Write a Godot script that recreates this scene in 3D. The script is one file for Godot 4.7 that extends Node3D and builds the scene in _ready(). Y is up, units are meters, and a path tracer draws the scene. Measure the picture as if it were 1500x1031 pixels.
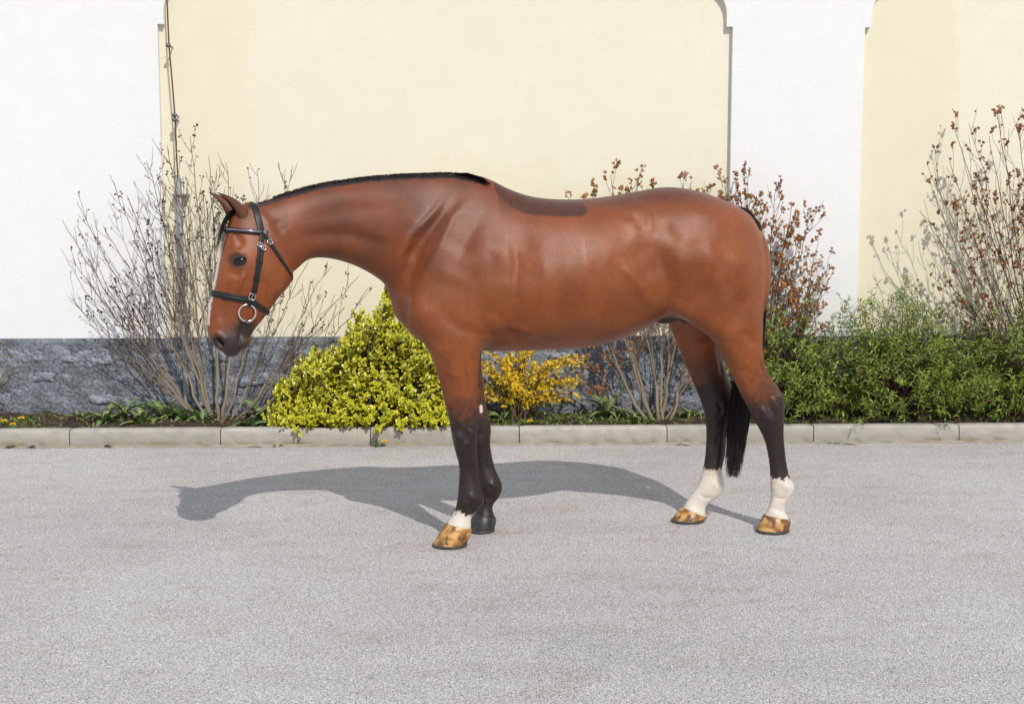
extends Node3D
# A bay horse standing on an asphalt yard in front of a plastered building with a narrow planted bed.

# Sections of the horse's body, in metres from the point under its middle: front or top edge x, y, z; back or bottom edge x, y, z; where the widest line runs; half width; roundness above and below
const BODY := {
	"torso": [0.000, [
		[0.741,1.418,0.000,0.737,0.985,0.000,0.50,0.140,2.0,2.0], [0.696,1.488,0.000,0.684,0.922,0.000,0.50,0.185,2.0,2.0], [0.585,1.548,0.000,0.563,0.924,0.000,0.50,0.245,2.0,2.0], [0.429,1.597,0.000,0.405,0.984,0.000,0.50,0.270,1.9,2.0],
		[0.298,1.610,0.000,0.296,1.011,0.000,0.52,0.270,1.8,2.0], [0.184,1.594,0.000,0.208,0.962,0.000,0.54,0.265,1.8,2.0], [0.055,1.572,0.000,0.077,0.910,0.000,0.55,0.280,1.9,2.1], [-0.073,1.556,0.000,-0.062,0.880,0.000,0.55,0.295,2.0,2.1],
		[-0.200,1.553,0.000,-0.197,0.870,0.000,0.55,0.300,2.0,2.1], [-0.326,1.565,0.000,-0.331,0.867,0.000,0.56,0.295,1.8,2.1], [-0.433,1.598,0.000,-0.452,0.866,0.000,0.58,0.275,1.6,2.1], [-0.539,1.637,0.000,-0.578,0.871,0.000,0.60,0.250,1.5,2.1],
		[-0.637,1.625,0.000,-0.697,0.877,0.000,0.60,0.225,1.6,2.1], [-0.736,1.528,0.000,-0.796,0.891,0.000,0.55,0.200,1.8,2.0], [-0.829,1.391,0.000,-0.876,0.948,0.000,0.50,0.165,2.0,2.0], [-0.885,1.255,0.000,-0.918,1.016,0.000,0.50,0.120,2.0,2.0],
	]],
	"neck": [0.070, [
		[-0.436,1.528,0.000,-0.795,0.962,0.000,0.55,0.120,1.8,2.0], [-0.560,1.634,0.000,-0.918,1.022,0.000,0.55,0.155,1.6,2.0], [-0.685,1.661,0.010,-0.949,1.112,0.010,0.55,0.145,1.6,2.0], [-0.825,1.659,0.035,-0.993,1.172,0.035,0.55,0.122,1.6,2.0],
		[-0.979,1.651,0.075,-1.058,1.223,0.075,0.55,0.105,1.6,2.0], [-1.130,1.635,0.120,-1.150,1.270,0.120,0.55,0.095,1.7,2.0], [-1.278,1.610,0.170,-1.254,1.299,0.170,0.52,0.088,1.8,2.0], [-1.394,1.580,0.215,-1.336,1.296,0.215,0.50,0.083,1.9,2.0],
		[-1.493,1.546,0.250,-1.394,1.252,0.250,0.50,0.080,2.0,2.0], [-1.563,1.523,0.275,-1.429,1.236,0.275,0.50,0.078,2.0,2.0],
	]],
	"head": [0.035, [
		[-1.593,1.537,0.280,-1.414,1.259,0.280,0.50,0.072,2.0,2.0], [-1.646,1.486,0.310,-1.406,1.235,0.270,0.50,0.086,2.0,2.2], [-1.680,1.400,0.330,-1.412,1.207,0.270,0.42,0.098,2.0,2.4], [-1.700,1.325,0.340,-1.436,1.173,0.280,0.40,0.100,2.1,2.4],
		[-1.718,1.242,0.353,-1.476,1.129,0.297,0.42,0.086,2.2,2.4], [-1.736,1.159,0.359,-1.513,1.076,0.311,0.46,0.070,2.3,2.3], [-1.751,1.089,0.365,-1.556,1.024,0.325,0.50,0.059,2.3,2.2], [-1.755,1.031,0.368,-1.582,0.985,0.332,0.50,0.058,2.2,2.1],
		[-1.748,0.986,0.373,-1.582,0.957,0.337,0.48,0.058,2.2,2.1], [-1.724,0.944,0.374,-1.599,0.936,0.346,0.46,0.050,2.1,2.0], [-1.693,0.920,0.366,-1.630,0.923,0.354,0.50,0.033,2.0,2.0],
	]],
	"hind_near": [0.050, [
		[0.308,1.267,0.140,0.718,1.248,0.140,0.50,0.090,2.0,2.0], [0.275,1.098,0.150,0.724,1.077,0.150,0.50,0.100,2.0,2.0], [0.349,1.010,0.155,0.722,0.945,0.155,0.50,0.090,2.0,2.0], [0.476,0.921,0.155,0.724,0.860,0.155,0.50,0.072,2.0,2.0],
		[0.552,0.806,0.150,0.748,0.767,0.150,0.50,0.056,2.0,2.0], [0.612,0.690,0.145,0.805,0.692,0.145,0.45,0.048,2.0,2.0], [0.659,0.605,0.140,0.841,0.632,0.140,0.45,0.050,2.1,2.1], [0.700,0.534,0.140,0.843,0.555,0.140,0.45,0.046,2.1,2.1],
		[0.749,0.445,0.138,0.843,0.462,0.138,0.50,0.035,2.0,2.0], [0.772,0.363,0.136,0.856,0.367,0.136,0.50,0.029,2.0,2.0], [0.781,0.304,0.134,0.869,0.301,0.134,0.50,0.028,2.0,2.0], [0.786,0.255,0.133,0.887,0.248,0.133,0.50,0.035,2.0,2.0],
		[0.787,0.216,0.133,0.905,0.209,0.133,0.48,0.040,2.0,2.0], [0.791,0.180,0.133,0.886,0.160,0.133,0.48,0.034,2.0,2.0], [0.788,0.148,0.133,0.863,0.132,0.133,0.50,0.029,2.0,2.0], [0.779,0.116,0.133,0.860,0.099,0.133,0.50,0.032,2.0,2.0],
		[0.763,0.084,0.133,0.882,0.062,0.133,0.50,0.044,2.0,2.0], [0.756,0.064,0.133,0.882,0.043,0.133,0.50,0.044,2.0,2.0],
	]],
	"hind_far": [0.050, [
		[0.342,1.208,-0.130,0.631,1.189,-0.130,0.50,0.085,2.0,2.0], [0.338,1.045,-0.140,0.610,1.025,-0.140,0.50,0.090,2.0,2.0], [0.386,0.929,-0.150,0.608,0.909,-0.150,0.50,0.085,2.0,2.0], [0.428,0.830,-0.150,0.631,0.809,-0.150,0.50,0.072,2.0,2.0],
		[0.470,0.730,-0.148,0.659,0.719,-0.148,0.50,0.057,2.0,2.0], [0.515,0.630,-0.145,0.694,0.639,-0.145,0.45,0.048,2.0,2.0], [0.546,0.547,-0.140,0.701,0.576,-0.140,0.45,0.050,2.1,2.1], [0.560,0.473,-0.138,0.681,0.503,-0.138,0.45,0.045,2.1,2.1],
		[0.561,0.397,-0.136,0.661,0.410,-0.136,0.50,0.034,2.0,2.0], [0.555,0.313,-0.134,0.655,0.317,-0.134,0.50,0.029,2.0,2.0], [0.545,0.253,-0.133,0.642,0.250,-0.133,0.50,0.028,2.0,2.0], [0.532,0.207,-0.133,0.650,0.199,-0.133,0.50,0.035,2.0,2.0],
		[0.515,0.170,-0.133,0.651,0.145,-0.133,0.48,0.040,2.0,2.0], [0.495,0.141,-0.133,0.610,0.106,-0.133,0.48,0.034,2.0,2.0], [0.478,0.118,-0.133,0.569,0.081,-0.133,0.50,0.029,2.0,2.0], [0.461,0.095,-0.133,0.559,0.050,-0.133,0.50,0.033,2.0,2.0],
		[0.448,0.072,-0.133,0.566,0.020,-0.133,0.50,0.044,2.0,2.0], [0.438,0.055,-0.133,0.556,0.003,-0.133,0.50,0.044,2.0,2.0],
	]],
	"fore_near": [0.050, [
		[-0.821,1.304,0.110,-0.548,1.272,0.110,0.50,0.050,2.0,2.0], [-0.882,1.156,0.140,-0.531,1.131,0.140,0.50,0.080,2.0,2.0], [-0.911,1.022,0.145,-0.526,1.001,0.145,0.50,0.090,2.0,2.0], [-0.843,0.925,0.145,-0.575,0.914,0.145,0.50,0.085,2.0,2.0],
		[-0.798,0.839,0.143,-0.594,0.835,0.143,0.50,0.070,2.0,2.0], [-0.771,0.747,0.140,-0.600,0.743,0.140,0.50,0.058,2.0,2.0], [-0.749,0.654,0.137,-0.606,0.651,0.137,0.50,0.050,2.0,2.0], [-0.728,0.571,0.135,-0.606,0.567,0.135,0.50,0.049,2.0,2.0],
		[-0.716,0.499,0.132,-0.602,0.493,0.132,0.50,0.050,2.1,2.1], [-0.701,0.430,0.130,-0.602,0.427,0.130,0.50,0.043,2.0,2.0], [-0.685,0.368,0.128,-0.599,0.365,0.128,0.50,0.031,2.0,2.0], [-0.685,0.299,0.126,-0.593,0.295,0.126,0.50,0.029,2.0,2.0],
		[-0.689,0.252,0.125,-0.580,0.248,0.125,0.50,0.035,2.0,2.0], [-0.692,0.215,0.125,-0.571,0.207,0.125,0.48,0.040,2.0,2.0], [-0.698,0.184,0.124,-0.586,0.170,0.124,0.48,0.035,2.0,2.0], [-0.707,0.159,0.124,-0.618,0.146,0.124,0.50,0.030,2.0,2.0],
		[-0.720,0.134,0.124,-0.630,0.118,0.124,0.50,0.034,2.0,2.0], [-0.739,0.107,0.124,-0.630,0.080,0.124,0.50,0.045,2.0,2.0], [-0.748,0.089,0.124,-0.636,0.062,0.124,0.50,0.045,2.0,2.0],
	]],
	"fore_far": [0.050, [
		[-0.748,1.091,-0.130,-0.493,1.088,-0.130,0.50,0.080,2.0,2.0], [-0.754,0.964,-0.140,-0.498,0.960,-0.140,0.50,0.085,2.0,2.0], [-0.732,0.853,-0.143,-0.537,0.859,-0.143,0.50,0.080,2.0,2.0], [-0.698,0.757,-0.140,-0.538,0.753,-0.140,0.50,0.066,2.0,2.0],
		[-0.667,0.660,-0.138,-0.528,0.657,-0.138,0.50,0.055,2.0,2.0], [-0.642,0.573,-0.135,-0.513,0.570,-0.135,0.50,0.050,2.0,2.0], [-0.620,0.489,-0.132,-0.497,0.486,-0.132,0.50,0.050,2.1,2.1], [-0.605,0.418,-0.130,-0.501,0.415,-0.130,0.50,0.043,2.0,2.0],
		[-0.586,0.343,-0.128,-0.489,0.340,-0.128,0.50,0.031,2.0,2.0], [-0.570,0.288,-0.126,-0.473,0.285,-0.126,0.50,0.029,2.0,2.0], [-0.564,0.246,-0.125,-0.453,0.242,-0.125,0.50,0.036,2.0,2.0], [-0.561,0.210,-0.125,-0.444,0.202,-0.125,0.48,0.040,2.0,2.0],
		[-0.558,0.174,-0.124,-0.460,0.160,-0.124,0.48,0.034,2.0,2.0], [-0.558,0.145,-0.124,-0.486,0.129,-0.124,0.50,0.029,2.0,2.0], [-0.564,0.115,-0.124,-0.490,0.099,-0.124,0.50,0.033,2.0,2.0], [-0.574,0.086,-0.124,-0.480,0.066,-0.124,0.50,0.045,2.0,2.0],
		[-0.581,0.070,-0.124,-0.483,0.050,-0.124,0.50,0.045,2.0,2.0],
	]],
	"sheath": [0.015, [
		[0.387,1.086,0.000,0.421,1.022,0.000,0.50,0.035,2.0,2.0], [0.338,1.071,0.000,0.355,0.991,0.000,0.50,0.040,2.0,2.0], [0.282,1.049,0.000,0.306,0.976,0.000,0.50,0.035,2.0,2.0], [0.263,1.031,0.000,0.276,0.980,0.000,0.50,0.022,2.0,2.0],
	]],
}
# Muscle, bone, tendon and vein lines on the body: height, half width, then points x, y along the line
const STROKES := [
	[-0.0110, 0.0180, -1.448, 1.403, -1.369, 1.391, -1.254, 1.405, -1.139, 1.396, -1.023, 1.358, -0.936, 1.299],
	[0.0060, 0.0200, -1.398, 1.340, -1.284, 1.359, -1.169, 1.347, -1.053, 1.294, -0.981, 1.221],
	[-0.0060, 0.0160, -1.475, 1.475, -1.464, 1.433, -1.437, 1.396],
	[0.0050, 0.0280, -1.423, 1.526, -1.193, 1.567, -0.903, 1.570, -0.755, 1.591],
	[-0.0050, 0.0220, -1.396, 1.463, -1.194, 1.503, -0.962, 1.509],
	[0.0110, 0.0120, -0.702, 1.609, -0.785, 1.497, -0.889, 1.395, -0.934, 1.307, -0.947, 1.234, -0.906, 1.160],
	[-0.0120, 0.0140, -0.726, 1.527, -0.815, 1.409, -0.875, 1.322, -0.891, 1.228],
	[0.0090, 0.0130, -0.606, 1.580, -0.711, 1.468, -0.786, 1.321, -0.847, 1.204, -0.885, 1.145],
	[-0.0060, 0.0200, -0.556, 1.527, -0.634, 1.409, -0.706, 1.277, -0.775, 1.174],
	[0.0120, 0.0360, -0.643, 1.204, -0.568, 1.336, -0.499, 1.321, -0.509, 1.202],
	[-0.0100, 0.0150, -0.463, 1.410, -0.445, 1.277, -0.460, 1.144, -0.484, 1.041],
	[0.0120, 0.0280, -0.893, 1.114, -0.860, 1.069],
	[-0.0080, 0.0160, -0.790, 1.086, -0.701, 0.995, -0.611, 0.964, -0.527, 0.978],
	[-0.0050, 0.0140, -0.899, 1.025, -0.786, 0.924],
	[0.0100, 0.0180, -0.545, 1.023, -0.527, 0.993],
	[0.0070, 0.0200, 0.081, 1.479, 0.127, 1.518, 0.161, 1.509],
	[0.0060, 0.0140, 0.068, 1.482, 0.087, 1.423, 0.113, 1.378],
	[0.0050, 0.0130, 0.164, 1.512, 0.165, 1.453, 0.159, 1.393],
	[-0.0070, 0.0240, 0.205, 1.461, 0.253, 1.392, 0.294, 1.347],
	[-0.0130, 0.0240, 0.169, 1.378, 0.224, 1.227, 0.257, 1.112],
	[0.0090, 0.0140, -0.016, 1.290, 0.078, 1.205, 0.141, 1.114, 0.210, 1.065],
	[-0.0060, 0.0300, 0.000, 1.230, 0.063, 1.139],
	[0.0080, 0.0500, -0.065, 1.335, -0.201, 1.232],
	[-0.0070, 0.0200, 0.597, 1.161, 0.552, 1.008, 0.505, 0.916],
	[-0.0050, 0.0180, 0.666, 1.390, 0.688, 1.127, 0.675, 0.941],
	[0.0120, 0.0280, 0.292, 1.068, 0.340, 1.043],
	[0.0080, 0.0300, 0.299, 1.272, 0.310, 1.136],
	[0.0070, 0.0300, 0.431, 1.286, 0.498, 1.102],
	[-0.0050, 0.0200, 0.370, 1.347, 0.398, 1.165],
	[-0.0100, 0.0150, 0.593, 0.967, 0.650, 0.910, 0.693, 0.890],
	[0.0060, 0.0180, 0.553, 0.874, 0.603, 0.801],
	[-0.0120, 0.0090, 0.685, 0.851, 0.733, 0.749, 0.774, 0.684],
	[0.0070, 0.0110, 0.772, 0.634, 0.786, 0.595],
	[-0.0050, 0.0090, 0.703, 0.629, 0.763, 0.583],
	[0.0050, 0.0100, 0.723, 0.590, 0.764, 0.541],
	[-0.0040, 0.0060, 0.799, 0.528, 0.808, 0.425, 0.821, 0.295],
	[-0.0060, 0.0120, -0.693, 0.873, -0.657, 0.752, -0.639, 0.630],
	[0.0060, 0.0160, -0.744, 0.889, -0.715, 0.784],
	[0.0050, 0.0140, -0.692, 0.507, -0.662, 0.475],
	[-0.0040, 0.0060, -0.634, 0.415, -0.635, 0.347, -0.629, 0.270],
	[0.0030, 0.0050, -0.789, 0.851, -0.745, 0.799, -0.687, 0.777, -0.672, 0.734, -0.694, 0.699, -0.739, 0.718],
	[0.0030, 0.0050, -0.789, 0.920, -0.765, 0.875, -0.729, 0.844],
	[0.0060, 0.0100, -0.493, 1.014, -0.393, 0.971, -0.299, 0.939],
	[-0.0060, 0.0140, -0.480, 0.971, -0.313, 0.908],
	[0.0040, 0.0300, -0.322, 1.233, -0.352, 1.085],
	[-0.0030, 0.0300, -0.262, 1.292, -0.276, 1.084],
	[0.0070, 0.0080, -1.594, 1.260, -1.616, 1.216, -1.631, 1.166],
	[0.0080, 0.0080, -1.663, 1.321, -1.641, 1.335, -1.614, 1.335, -1.590, 1.310],
	[0.0040, 0.0060, -1.656, 1.282, -1.629, 1.268, -1.599, 1.279],
	[-0.0040, 0.0080, -1.662, 1.252, -1.621, 1.241],
	[-0.0080, 0.0130, -1.629, 1.396, -1.613, 1.371],
	[-0.0040, 0.0120, -1.490, 1.234, -1.506, 1.136, -1.531, 1.097],
	[0.0050, 0.0100, -1.432, 1.247, -1.450, 1.192, -1.487, 1.142],
	[-0.0050, 0.0120, -1.671, 1.194, -1.696, 1.069],
	[-0.0320, 0.0080, -1.722, 0.986, -1.709, 0.969, -1.691, 0.943],
	[0.0090, 0.0060, -1.738, 1.008, -1.711, 1.005, -1.687, 0.982, -1.671, 0.951],
	[-0.0060, 0.0050, -1.623, 1.048, -1.621, 1.003, -1.630, 0.962, -1.645, 0.931],
	[0.0070, 0.0110, -1.600, 0.969, -1.611, 0.953],
	[0.0060, 0.0100, -0.704, 0.544, -0.698, 0.507, -0.689, 0.476],
	[0.0050, 0.0090, -0.637, 0.530, -0.631, 0.490],
	[-0.0060, 0.0080, -0.667, 0.561, -0.661, 0.506, -0.668, 0.457],
	[0.0050, 0.0080, -0.680, 0.460, -0.656, 0.444],
	[0.0040, 0.0060, -0.622, 0.415, -0.619, 0.347, -0.610, 0.278],
	[-0.0040, 0.0050, -0.650, 0.416, -0.647, 0.348, -0.641, 0.279],
	[0.0050, 0.0100, -0.635, 0.236, -0.617, 0.216],
	[-0.0050, 0.0060, -0.660, 0.187, -0.629, 0.173, -0.604, 0.172],
	[0.0060, 0.0090, 0.704, 0.591, 0.737, 0.552, 0.765, 0.519],
	[-0.0070, 0.0080, 0.735, 0.669, 0.756, 0.621, 0.744, 0.577],
	[0.0080, 0.0100, 0.794, 0.677, 0.812, 0.636, 0.810, 0.594],
	[0.0050, 0.0060, 0.825, 0.546, 0.828, 0.456, 0.844, 0.327],
	[0.0060, 0.0110, 0.833, 0.237, 0.853, 0.216],
	[-0.0060, 0.0060, 0.787, 0.173, 0.828, 0.162, 0.865, 0.167],
	[-0.0040, 0.0060, 0.795, 0.118, 0.836, 0.107],
	[0.0050, 0.0120, 0.587, 0.786, 0.638, 0.706, 0.672, 0.626],
	[0.0030, 0.0050, 0.569, 0.849, 0.619, 0.823, 0.669, 0.768, 0.693, 0.721],
	[0.0030, 0.0050, 0.604, 0.770, 0.653, 0.747, 0.680, 0.715],
	[-0.0160, 0.0500, 0.094, 1.393, 0.158, 1.273, 0.190, 1.167],
	[-0.0090, 0.0400, -0.415, 1.453, -0.415, 1.321, -0.421, 1.144],
	[0.0100, 0.0500, -0.760, 1.174, -0.730, 1.263, -0.670, 1.351],
	[-0.0120, 0.0300, -0.839, 1.439, -0.887, 1.345, -0.911, 1.257],
	[0.0100, 0.0700, 0.428, 1.256, 0.525, 1.224],
	[-0.0090, 0.0280, 0.458, 1.407, 0.499, 1.225, 0.527, 1.072],
	[0.0070, 0.0400, 0.305, 1.512, 0.431, 1.491, 0.560, 1.421],
	[0.0022, 0.0120, -0.322, 1.321, -0.331, 1.174, -0.322, 1.040],
	[0.0022, 0.0120, -0.232, 1.336, -0.237, 1.173, -0.224, 1.039],
	[0.0022, 0.0120, -0.141, 1.350, -0.140, 1.187, -0.121, 1.052],
	[0.0022, 0.0120, -0.055, 1.350, -0.039, 1.231, -0.010, 1.096],
	[-0.0050, 0.0250, -0.454, 0.960, -0.226, 0.956, -0.010, 0.995, 0.145, 1.062],
]
# Muscle, bone, tendon and vein lines on the body: height, half width, then points x, y along the line
const FAR_STROKES := [
	[-0.0060, 0.0100, 0.592, 0.881, 0.614, 0.782, 0.629, 0.683],
	[0.0070, 0.0110, 0.563, 0.552, 0.585, 0.502, 0.599, 0.458],
	[-0.0070, 0.0090, 0.597, 0.601, 0.618, 0.551, 0.612, 0.511],
	[-0.0050, 0.0060, 0.606, 0.468, 0.601, 0.368, 0.589, 0.258],
	[0.0060, 0.0110, 0.590, 0.191, 0.611, 0.170],
	[-0.0060, 0.0060, 0.508, 0.147, 0.550, 0.119, 0.591, 0.117],
	[0.0060, 0.0100, -0.596, 0.520, -0.589, 0.481, -0.577, 0.455],
	[-0.0060, 0.0080, -0.557, 0.544, -0.551, 0.486, -0.557, 0.435],
	[-0.0050, 0.0060, -0.538, 0.389, -0.529, 0.337, -0.516, 0.272],
	[0.0050, 0.0060, -0.512, 0.388, -0.500, 0.323, -0.480, 0.264],
	[0.0060, 0.0100, -0.500, 0.232, -0.480, 0.212],
	[-0.0050, 0.0060, -0.545, 0.175, -0.513, 0.161, -0.477, 0.163],
]

# ---------------------------------------------------------------- mesh building
class MB:
	var v := PackedVector3Array()
	var n := PackedVector3Array()
	var c := PackedColorArray()
	var i := PackedInt32Array()

	func add(p: Vector3, nn: Vector3, col: Color) -> int:
		v.append(p)
		n.append(nn)
		c.append(col)
		return v.size() - 1

	func tri(a: Vector3, b: Vector3, d: Vector3, col: Color):
		var nn := (d - a).cross(b - a).normalized()
		var k := v.size()
		add(a, nn, col)
		add(b, nn, col)
		add(d, nn, col)
		i.append_array([k, k + 1, k + 2])

	func quad(a: Vector3, b: Vector3, d: Vector3, e: Vector3, col: Color):
		tri(a, b, d, col)
		tri(a, d, e, col)

	# box between two corners with chamfered edges left sharp
	func box(lo: Vector3, hi: Vector3, col: Color):
		var p := []
		for k in 8:
			p.append(Vector3(hi.x if k & 1 else lo.x, hi.y if k & 2 else lo.y, hi.z if k & 4 else lo.z))
		for f in [[4, 6, 7, 5], [1, 3, 2, 0], [0, 2, 6, 4], [5, 7, 3, 1], [6, 2, 3, 7], [0, 4, 5, 1]]:
			quad(p[f[0]], p[f[1]], p[f[2]], p[f[3]], col)

	# round tube along points
	func tube(pts: Array, rad: Array, sides: int, col0: Color, col1: Color, closed := false):
		var cnt := pts.size()
		var t0: Vector3 = (pts[1] - pts[0]).normalized()
		var u := t0.cross(Vector3(0.31, 0.17, 0.93)).normalized()
		var k0 := v.size()
		for a in cnt:
			var t: Vector3
			if closed:
				t = (pts[(a + 1) % cnt] - pts[(a + cnt - 1) % cnt]).normalized()
			else:
				t = (pts[mini(a + 1, cnt - 1)] - pts[maxi(a - 1, 0)]).normalized()
			u = (u - t * u.dot(t)).normalized()
			var w := t.cross(u)
			var col := col0.lerp(col1, float(a) / maxf(cnt - 1, 1))
			for s in sides:
				var d := u * cos(TAU * s / sides) + w * sin(TAU * s / sides)
				add(pts[a] + d * rad[a], d, col)
		for a in cnt if closed else cnt - 1:
			var r0 := k0 + a * sides
			var r1 := k0 + ((a + 1) % cnt) * sides
			for s in sides:
				var q := (s + 1) % sides
				i.append_array([r0 + s, r1 + s, r0 + q, r0 + q, r1 + s, r1 + q])

	# grid of points with rows x cols, smooth normals; flip turns its face
	func sheet(pts: Array, rows: int, cols: int, cols_of: Callable, flip := false):
		var k0 := v.size()
		for r in rows:
			for q in cols:
				var dx: Vector3 = pts[r * cols + mini(q + 1, cols - 1)] - pts[r * cols + maxi(q - 1, 0)]
				var dy: Vector3 = pts[mini(r + 1, rows - 1) * cols + q] - pts[maxi(r - 1, 0) * cols + q]
				var nn := dx.cross(dy).normalized()
				add(pts[r * cols + q], -nn if flip else nn, cols_of.call(pts[r * cols + q]))
		for r in rows - 1:
			for q in cols - 1:
				var a := k0 + r * cols + q
				if flip:
					i.append_array([a, a + 1, a + cols, a + 1, a + cols + 1, a + cols])
				else:
					i.append_array([a, a + cols, a + 1, a + 1, a + cols, a + cols + 1])

	# narrow pointed leaf, folded along its rib
	func lance(p: Vector3, d: Vector3, side: Vector3, ln: float, wd: float, fold: float, droop: float, ca: Color, cb: Color):
		var up := side.cross(d).normalized()
		if up.y < 0.0:
			up = -up
		var m := p + d * ln * 0.45 + up * droop * ln * 0.2
		var tip := p + d * ln - up * droop * ln * 0.25
		var l := m + side * wd * 0.5 + up * wd * fold
		var r := m - side * wd * 0.5 + up * wd * fold
		var k := v.size()
		add(p, up, ca)
		add(l, (up - side * fold).normalized(), cb)
		add(m, up, ca)
		add(r, (up + side * fold).normalized(), cb)
		add(tip, up, cb)
		if (v[k + 2] - v[k]).cross(v[k + 1] - v[k]).dot(up) > 0.0:
			i.append_array([k, k + 1, k + 2, k, k + 2, k + 3, k + 1, k + 4, k + 2, k + 2, k + 4, k + 3])
		else:
			i.append_array([k, k + 2, k + 1, k, k + 3, k + 2, k + 1, k + 2, k + 4, k + 2, k + 3, k + 4])

	func mesh() -> ArrayMesh:
		var arr := []
		arr.resize(Mesh.ARRAY_MAX)
		arr[Mesh.ARRAY_VERTEX] = v
		arr[Mesh.ARRAY_NORMAL] = n
		arr[Mesh.ARRAY_COLOR] = c
		arr[Mesh.ARRAY_INDEX] = i
		var m := ArrayMesh.new()
		m.add_surface_from_arrays(Mesh.PRIMITIVE_TRIANGLES, arr)
		return m

var M := {}
var used := {}
var rng := RandomNumberGenerator.new()

func numbered(called: String) -> String:
	used[called] = used.get(called, -1) + 1
	return called if used[called] == 0 else "%s_%03d" % [called, used[called]]

func obj(called: String, m: Mesh, mat: Material, parent: Node3D = self) -> MeshInstance3D:
	var o := MeshInstance3D.new()
	o.name = numbered(called) if parent == self else called
	o.mesh = m
	o.material_override = mat
	parent.add_child(o, true)
	return o

func thing(called: String, at: Vector3, label: String, category: String, group := "") -> Node3D:
	var o := Node3D.new()
	o.name = numbered(called)
	o.position = at
	add_child(o)
	return tag(o, label, category, group)

func tag(o: Node3D, label: String, category: String, group := "") -> Node3D:
	o.set_meta("label", label)
	o.set_meta("category", category)
	if group:
		o.set_meta("group", group)
	return o

func stuff(o: Node3D) -> Node3D:
	o.set_meta("kind", "stuff")
	return o

func structure(o: Node3D) -> Node3D:
	o.set_meta("kind", "structure")
	return o

func lin(r: float, g: float, b: float) -> Color:
	return Color(r, g, b).linear_to_srgb()

func grain(freq: float, kind := FastNoiseLite.TYPE_SIMPLEX, sd := 1) -> FastNoiseLite:
	var f := FastNoiseLite.new()
	f.seed = sd
	f.noise_type = kind
	f.frequency = freq
	f.fractal_type = FastNoiseLite.FRACTAL_FBM
	f.fractal_octaves = 4
	return f

func noise_tex(size: int, f: FastNoiseLite, lo: Color, hi: Color) -> ImageTexture:
	var im := f.get_seamless_image(size, size)
	var out := Image.create(size, size, true, Image.FORMAT_RGB8)
	var d := im.get_data()
	var by := PackedByteArray()
	by.resize(size * size * 3)
	for k in size * size:
		var c := lo.lerp(hi, d[k] / 255.0)
		by[k * 3] = c.r8
		by[k * 3 + 1] = c.g8
		by[k * 3 + 2] = c.b8
	return ImageTexture.create_from_image(Image.create_from_data(size, size, false, Image.FORMAT_RGB8, by))

func normal_tex(size: int, f: FastNoiseLite, strength: float) -> ImageTexture:
	var im := f.get_seamless_image(size, size)
	im.bump_map_to_normal_map(strength)
	return ImageTexture.create_from_image(im)

func surface(tex: Texture2D, nrm: Texture2D, tile: float, rough: float, ns := 1.0, world := true) -> StandardMaterial3D:
	var m := StandardMaterial3D.new()
	m.vertex_color_use_as_albedo = true
	m.albedo_texture = tex
	m.roughness = rough
	m.uv1_triplanar = true
	m.uv1_world_triplanar = world
	m.uv1_scale = Vector3.ONE / tile
	if nrm:
		m.normal_enabled = true
		m.normal_texture = nrm
		m.normal_scale = ns
	return m

func plain(rough: float, metal := 0.0) -> StandardMaterial3D:
	var m := StandardMaterial3D.new()
	m.vertex_color_use_as_albedo = true
	m.roughness = rough
	m.metallic = metal
	return m

func leafy(rough: float, glow: float) -> StandardMaterial3D:
	var m := plain(rough)
	m.cull_mode = BaseMaterial3D.CULL_DISABLED
	m.backlight_enabled = true
	m.backlight = Color(glow, glow, glow)
	return m

func _ready():
	rng.seed = 11
	# camera
	var cam := Camera3D.new()
	cam.position = Vector3(-0.2, 1.5, 5.9)
	cam.rotation_degrees = Vector3(-6.2, -1.9, 0)
	cam.fov = rad_to_deg(2.0 * atan(515.5 / 1900.0))
	cam.near = 0.05
	cam.far = 600.0
	add_child(cam)
	# sky
	var we := WorldEnvironment.new()
	var env := Environment.new()
	env.tonemap_mode = Environment.TONE_MAPPER_LINEAR
	env.tonemap_exposure = 0.84
	env.background_mode = Environment.BG_SKY
	var sky := ProceduralSkyMaterial.new()
	sky.sky_top_color = Color(0.66, 0.71, 0.79)
	sky.sky_horizon_color = Color(0.92, 0.925, 0.925)
	sky.sky_curve = 0.25
	sky.ground_bottom_color = Color(0.55, 0.54, 0.53)
	sky.ground_horizon_color = Color(0.7, 0.7, 0.7)
	env.sky = Sky.new()
	env.sky.sky_material = sky
	env.background_energy_multiplier = 1.45
	env.sdfgi_enabled = true
	env.ssao_enabled = true
	env.ssil_enabled = true
	we.environment = env
	add_child(we)
	# sun
	var sun := DirectionalLight3D.new()
	sun.rotation_degrees = Vector3(-43, 20, 0)
	sun.light_energy = 1.2
	sun.light_color = Color(1.0, 0.97, 0.93)
	sun.light_angular_distance = 0.5
	sun.shadow_enabled = true
	add_child(sun)

	make_materials()
	build_ground()
	build_kerb()
	build_building()
	build_conductor()
	build_shrubs()
	build_low_plants()
	build_debris()
	build_horse()
	build_bridle()

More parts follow.
